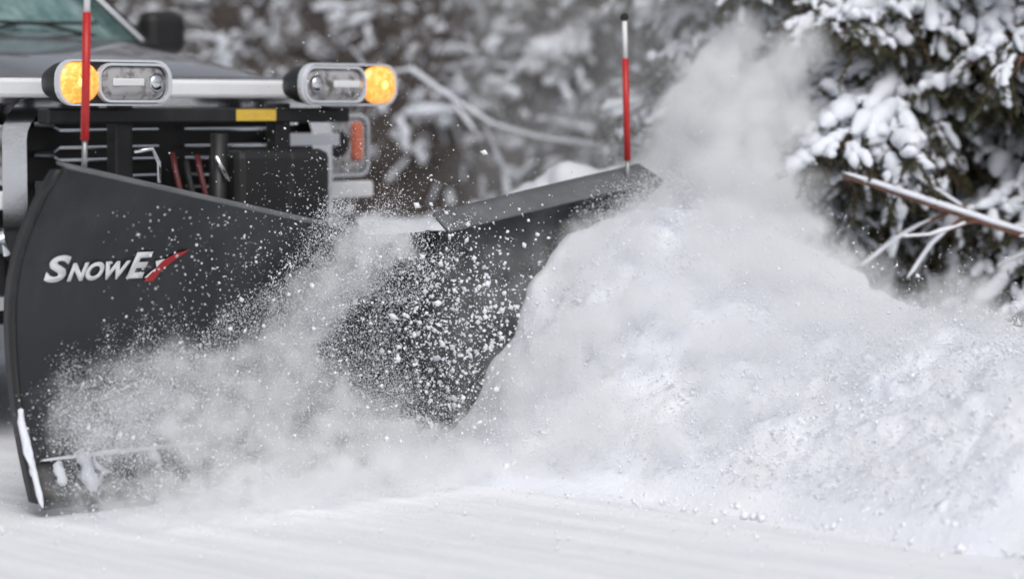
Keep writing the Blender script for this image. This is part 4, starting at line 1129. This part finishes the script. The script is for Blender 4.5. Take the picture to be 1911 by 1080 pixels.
# ---- arching snow-covered branch behind the plow
def branch_thing(name, pts, r, rs, label, snow_mat, wood_mat, kids=5, parent=None):
    ts = TubeSet(); sn = TubeSet()
    p = np.array(pts, float)
    t = np.linspace(0, len(p) - 1, 24); k = np.minimum(t.astype(int), len(p) - 2); u = (t - k)[:, None]
    pm = np.vstack([2 * p[0] - p[1], p, 2 * p[-1] - p[-2]])
    p0, p1, p2, p3 = pm[k], pm[k + 1], pm[k + 2], pm[k + 3]
    c = 0.5 * (2 * p1 + (p2 - p0) * u + (2 * p0 - 5 * p1 + 4 * p2 - p3) * u ** 2 + (3 * p1 - p0 - 3 * p2 + p3) * u ** 3)
    ts.add(c, np.linspace(r, r * 0.3, 24), 7)
    lump_tube(sn, c[3:] + np.array([0, 0, r * 0.6]), rs)
    for _ in range(kids):
        j = rng.integers(4, 20); d = c[j + 1] - c[j]; d /= np.linalg.norm(d)
        b = wobble(c[j], d + rng.normal(0, 0.5, 3), rng.uniform(0.25, 0.5), 6, droop=0.3, wob=0.1)
        ts.add(b, np.linspace(r * 0.5, r * 0.15, 7), 5); lump_tube(sn, b[1:], rs * 0.7)
    if parent is not None:
        a = ts.mesh("bough"); a.materials.append(wood_mat); a.transform(Matrix.Translation(-parent.location))
        b = sn.mesh("snow_load"); b.materials.append(snow_mat); b.transform(Matrix.Translation(-parent.location))
        o = obj("bough", a, None, parent, label=label); obj("snow_load", b, None, o, kind="stuff")
        return
    root = empty(name, tuple(p[0]), 0, label, "branch")
    a = ts.mesh("stem"); a.materials.append(wood_mat); a.transform(Matrix.Translation(-Vector(p[0])))
    b = sn.mesh("snow_load"); b.materials.append(snow_mat); b.transform(Matrix.Translation(-Vector(p[0])))
    obj("stem", a, None, root); obj("snow_load", b, None, root, kind="stuff")
branch_thing("arching_branch", [(-1.0, 4.9, 0.3), (-0.85, 4.5, 1.0), (-0.62, 4.2, 1.38), (-0.42, 4.05, 1.31), (-0.15, 3.95, 1.12), (0.15, 3.9, 1.03), (0.45, 3.9, 0.985)], 0.010, 0.016,
             "long snow-topped bare branch arching down behind the plow", M['snow_soft'], M['twig'])
branch_thing("dead_branch", [(2.9, 1.9, 0.30), (2.35, 1.5, 0.58), (1.94, 1.25, 0.71), (1.6, 1.15, 0.82), (1.25, 1.1, 0.935)], 0.016, 0.015,
             "reddish dead branch dusted with snow below the spruce boughs", M['snow_soft'], M['red_bark'], kids=7)

# ---- snow stuck to the lettered wing's lower corner and cutting edge
ts = TubeSet(); Ln = WING['near']['L']
zz = np.linspace(0.10, 0.30, 9)
lump_tube(ts, wpt('near', Ln + 0.012, wing_f('near', Ln, zz) + 0.012 + rng.normal(0, 0.010, 9), zz), 0.015)
lump_tube(ts, wpt('near', Ln + 0.010, wing_f('near', Ln, zz - 0.09) + 0.018, zz - 0.085), 0.009)
sl = np.linspace(Ln - 0.02, Ln - 0.62, 16)
lump_tube(ts, wpt('near', sl, wing_f('near', sl, 0.148) + 0.014, 0.146 + 0 * sl), 0.009)
for e in (0.085, 0.17, 0.20, 0.41):
    zc_ = np.linspace(0.10 - rng.uniform(0, 0.06), rng.uniform(0.13, 0.17), 6)
    lump_tube(ts, wpt('near', Ln - e + rng.normal(0, 0.008, 6), wing_f('near', Ln - e, zc_) + 0.016, zc_), rng.uniform(0.006, 0.026))
mst = ts.mesh("stuck_snow"); mst.materials.append(M['snow_soft'])
obj("stuck_snow", mst, None, wing_near, kind="stuff")

branch_thing("bough", [(1.98, 3.0, 2.05), (1.65, 2.85, 1.80), (1.22, 2.65, 1.60), (0.98, 2.55, 1.46), (0.80, 2.5, 1.25), (0.70, 2.45, 1.08)], 0.020, 0.070,
             "bough weighed down under one thick roll of snow", M['snow_soft'], M['red_bark'], kids=6, parent=spruce_near)
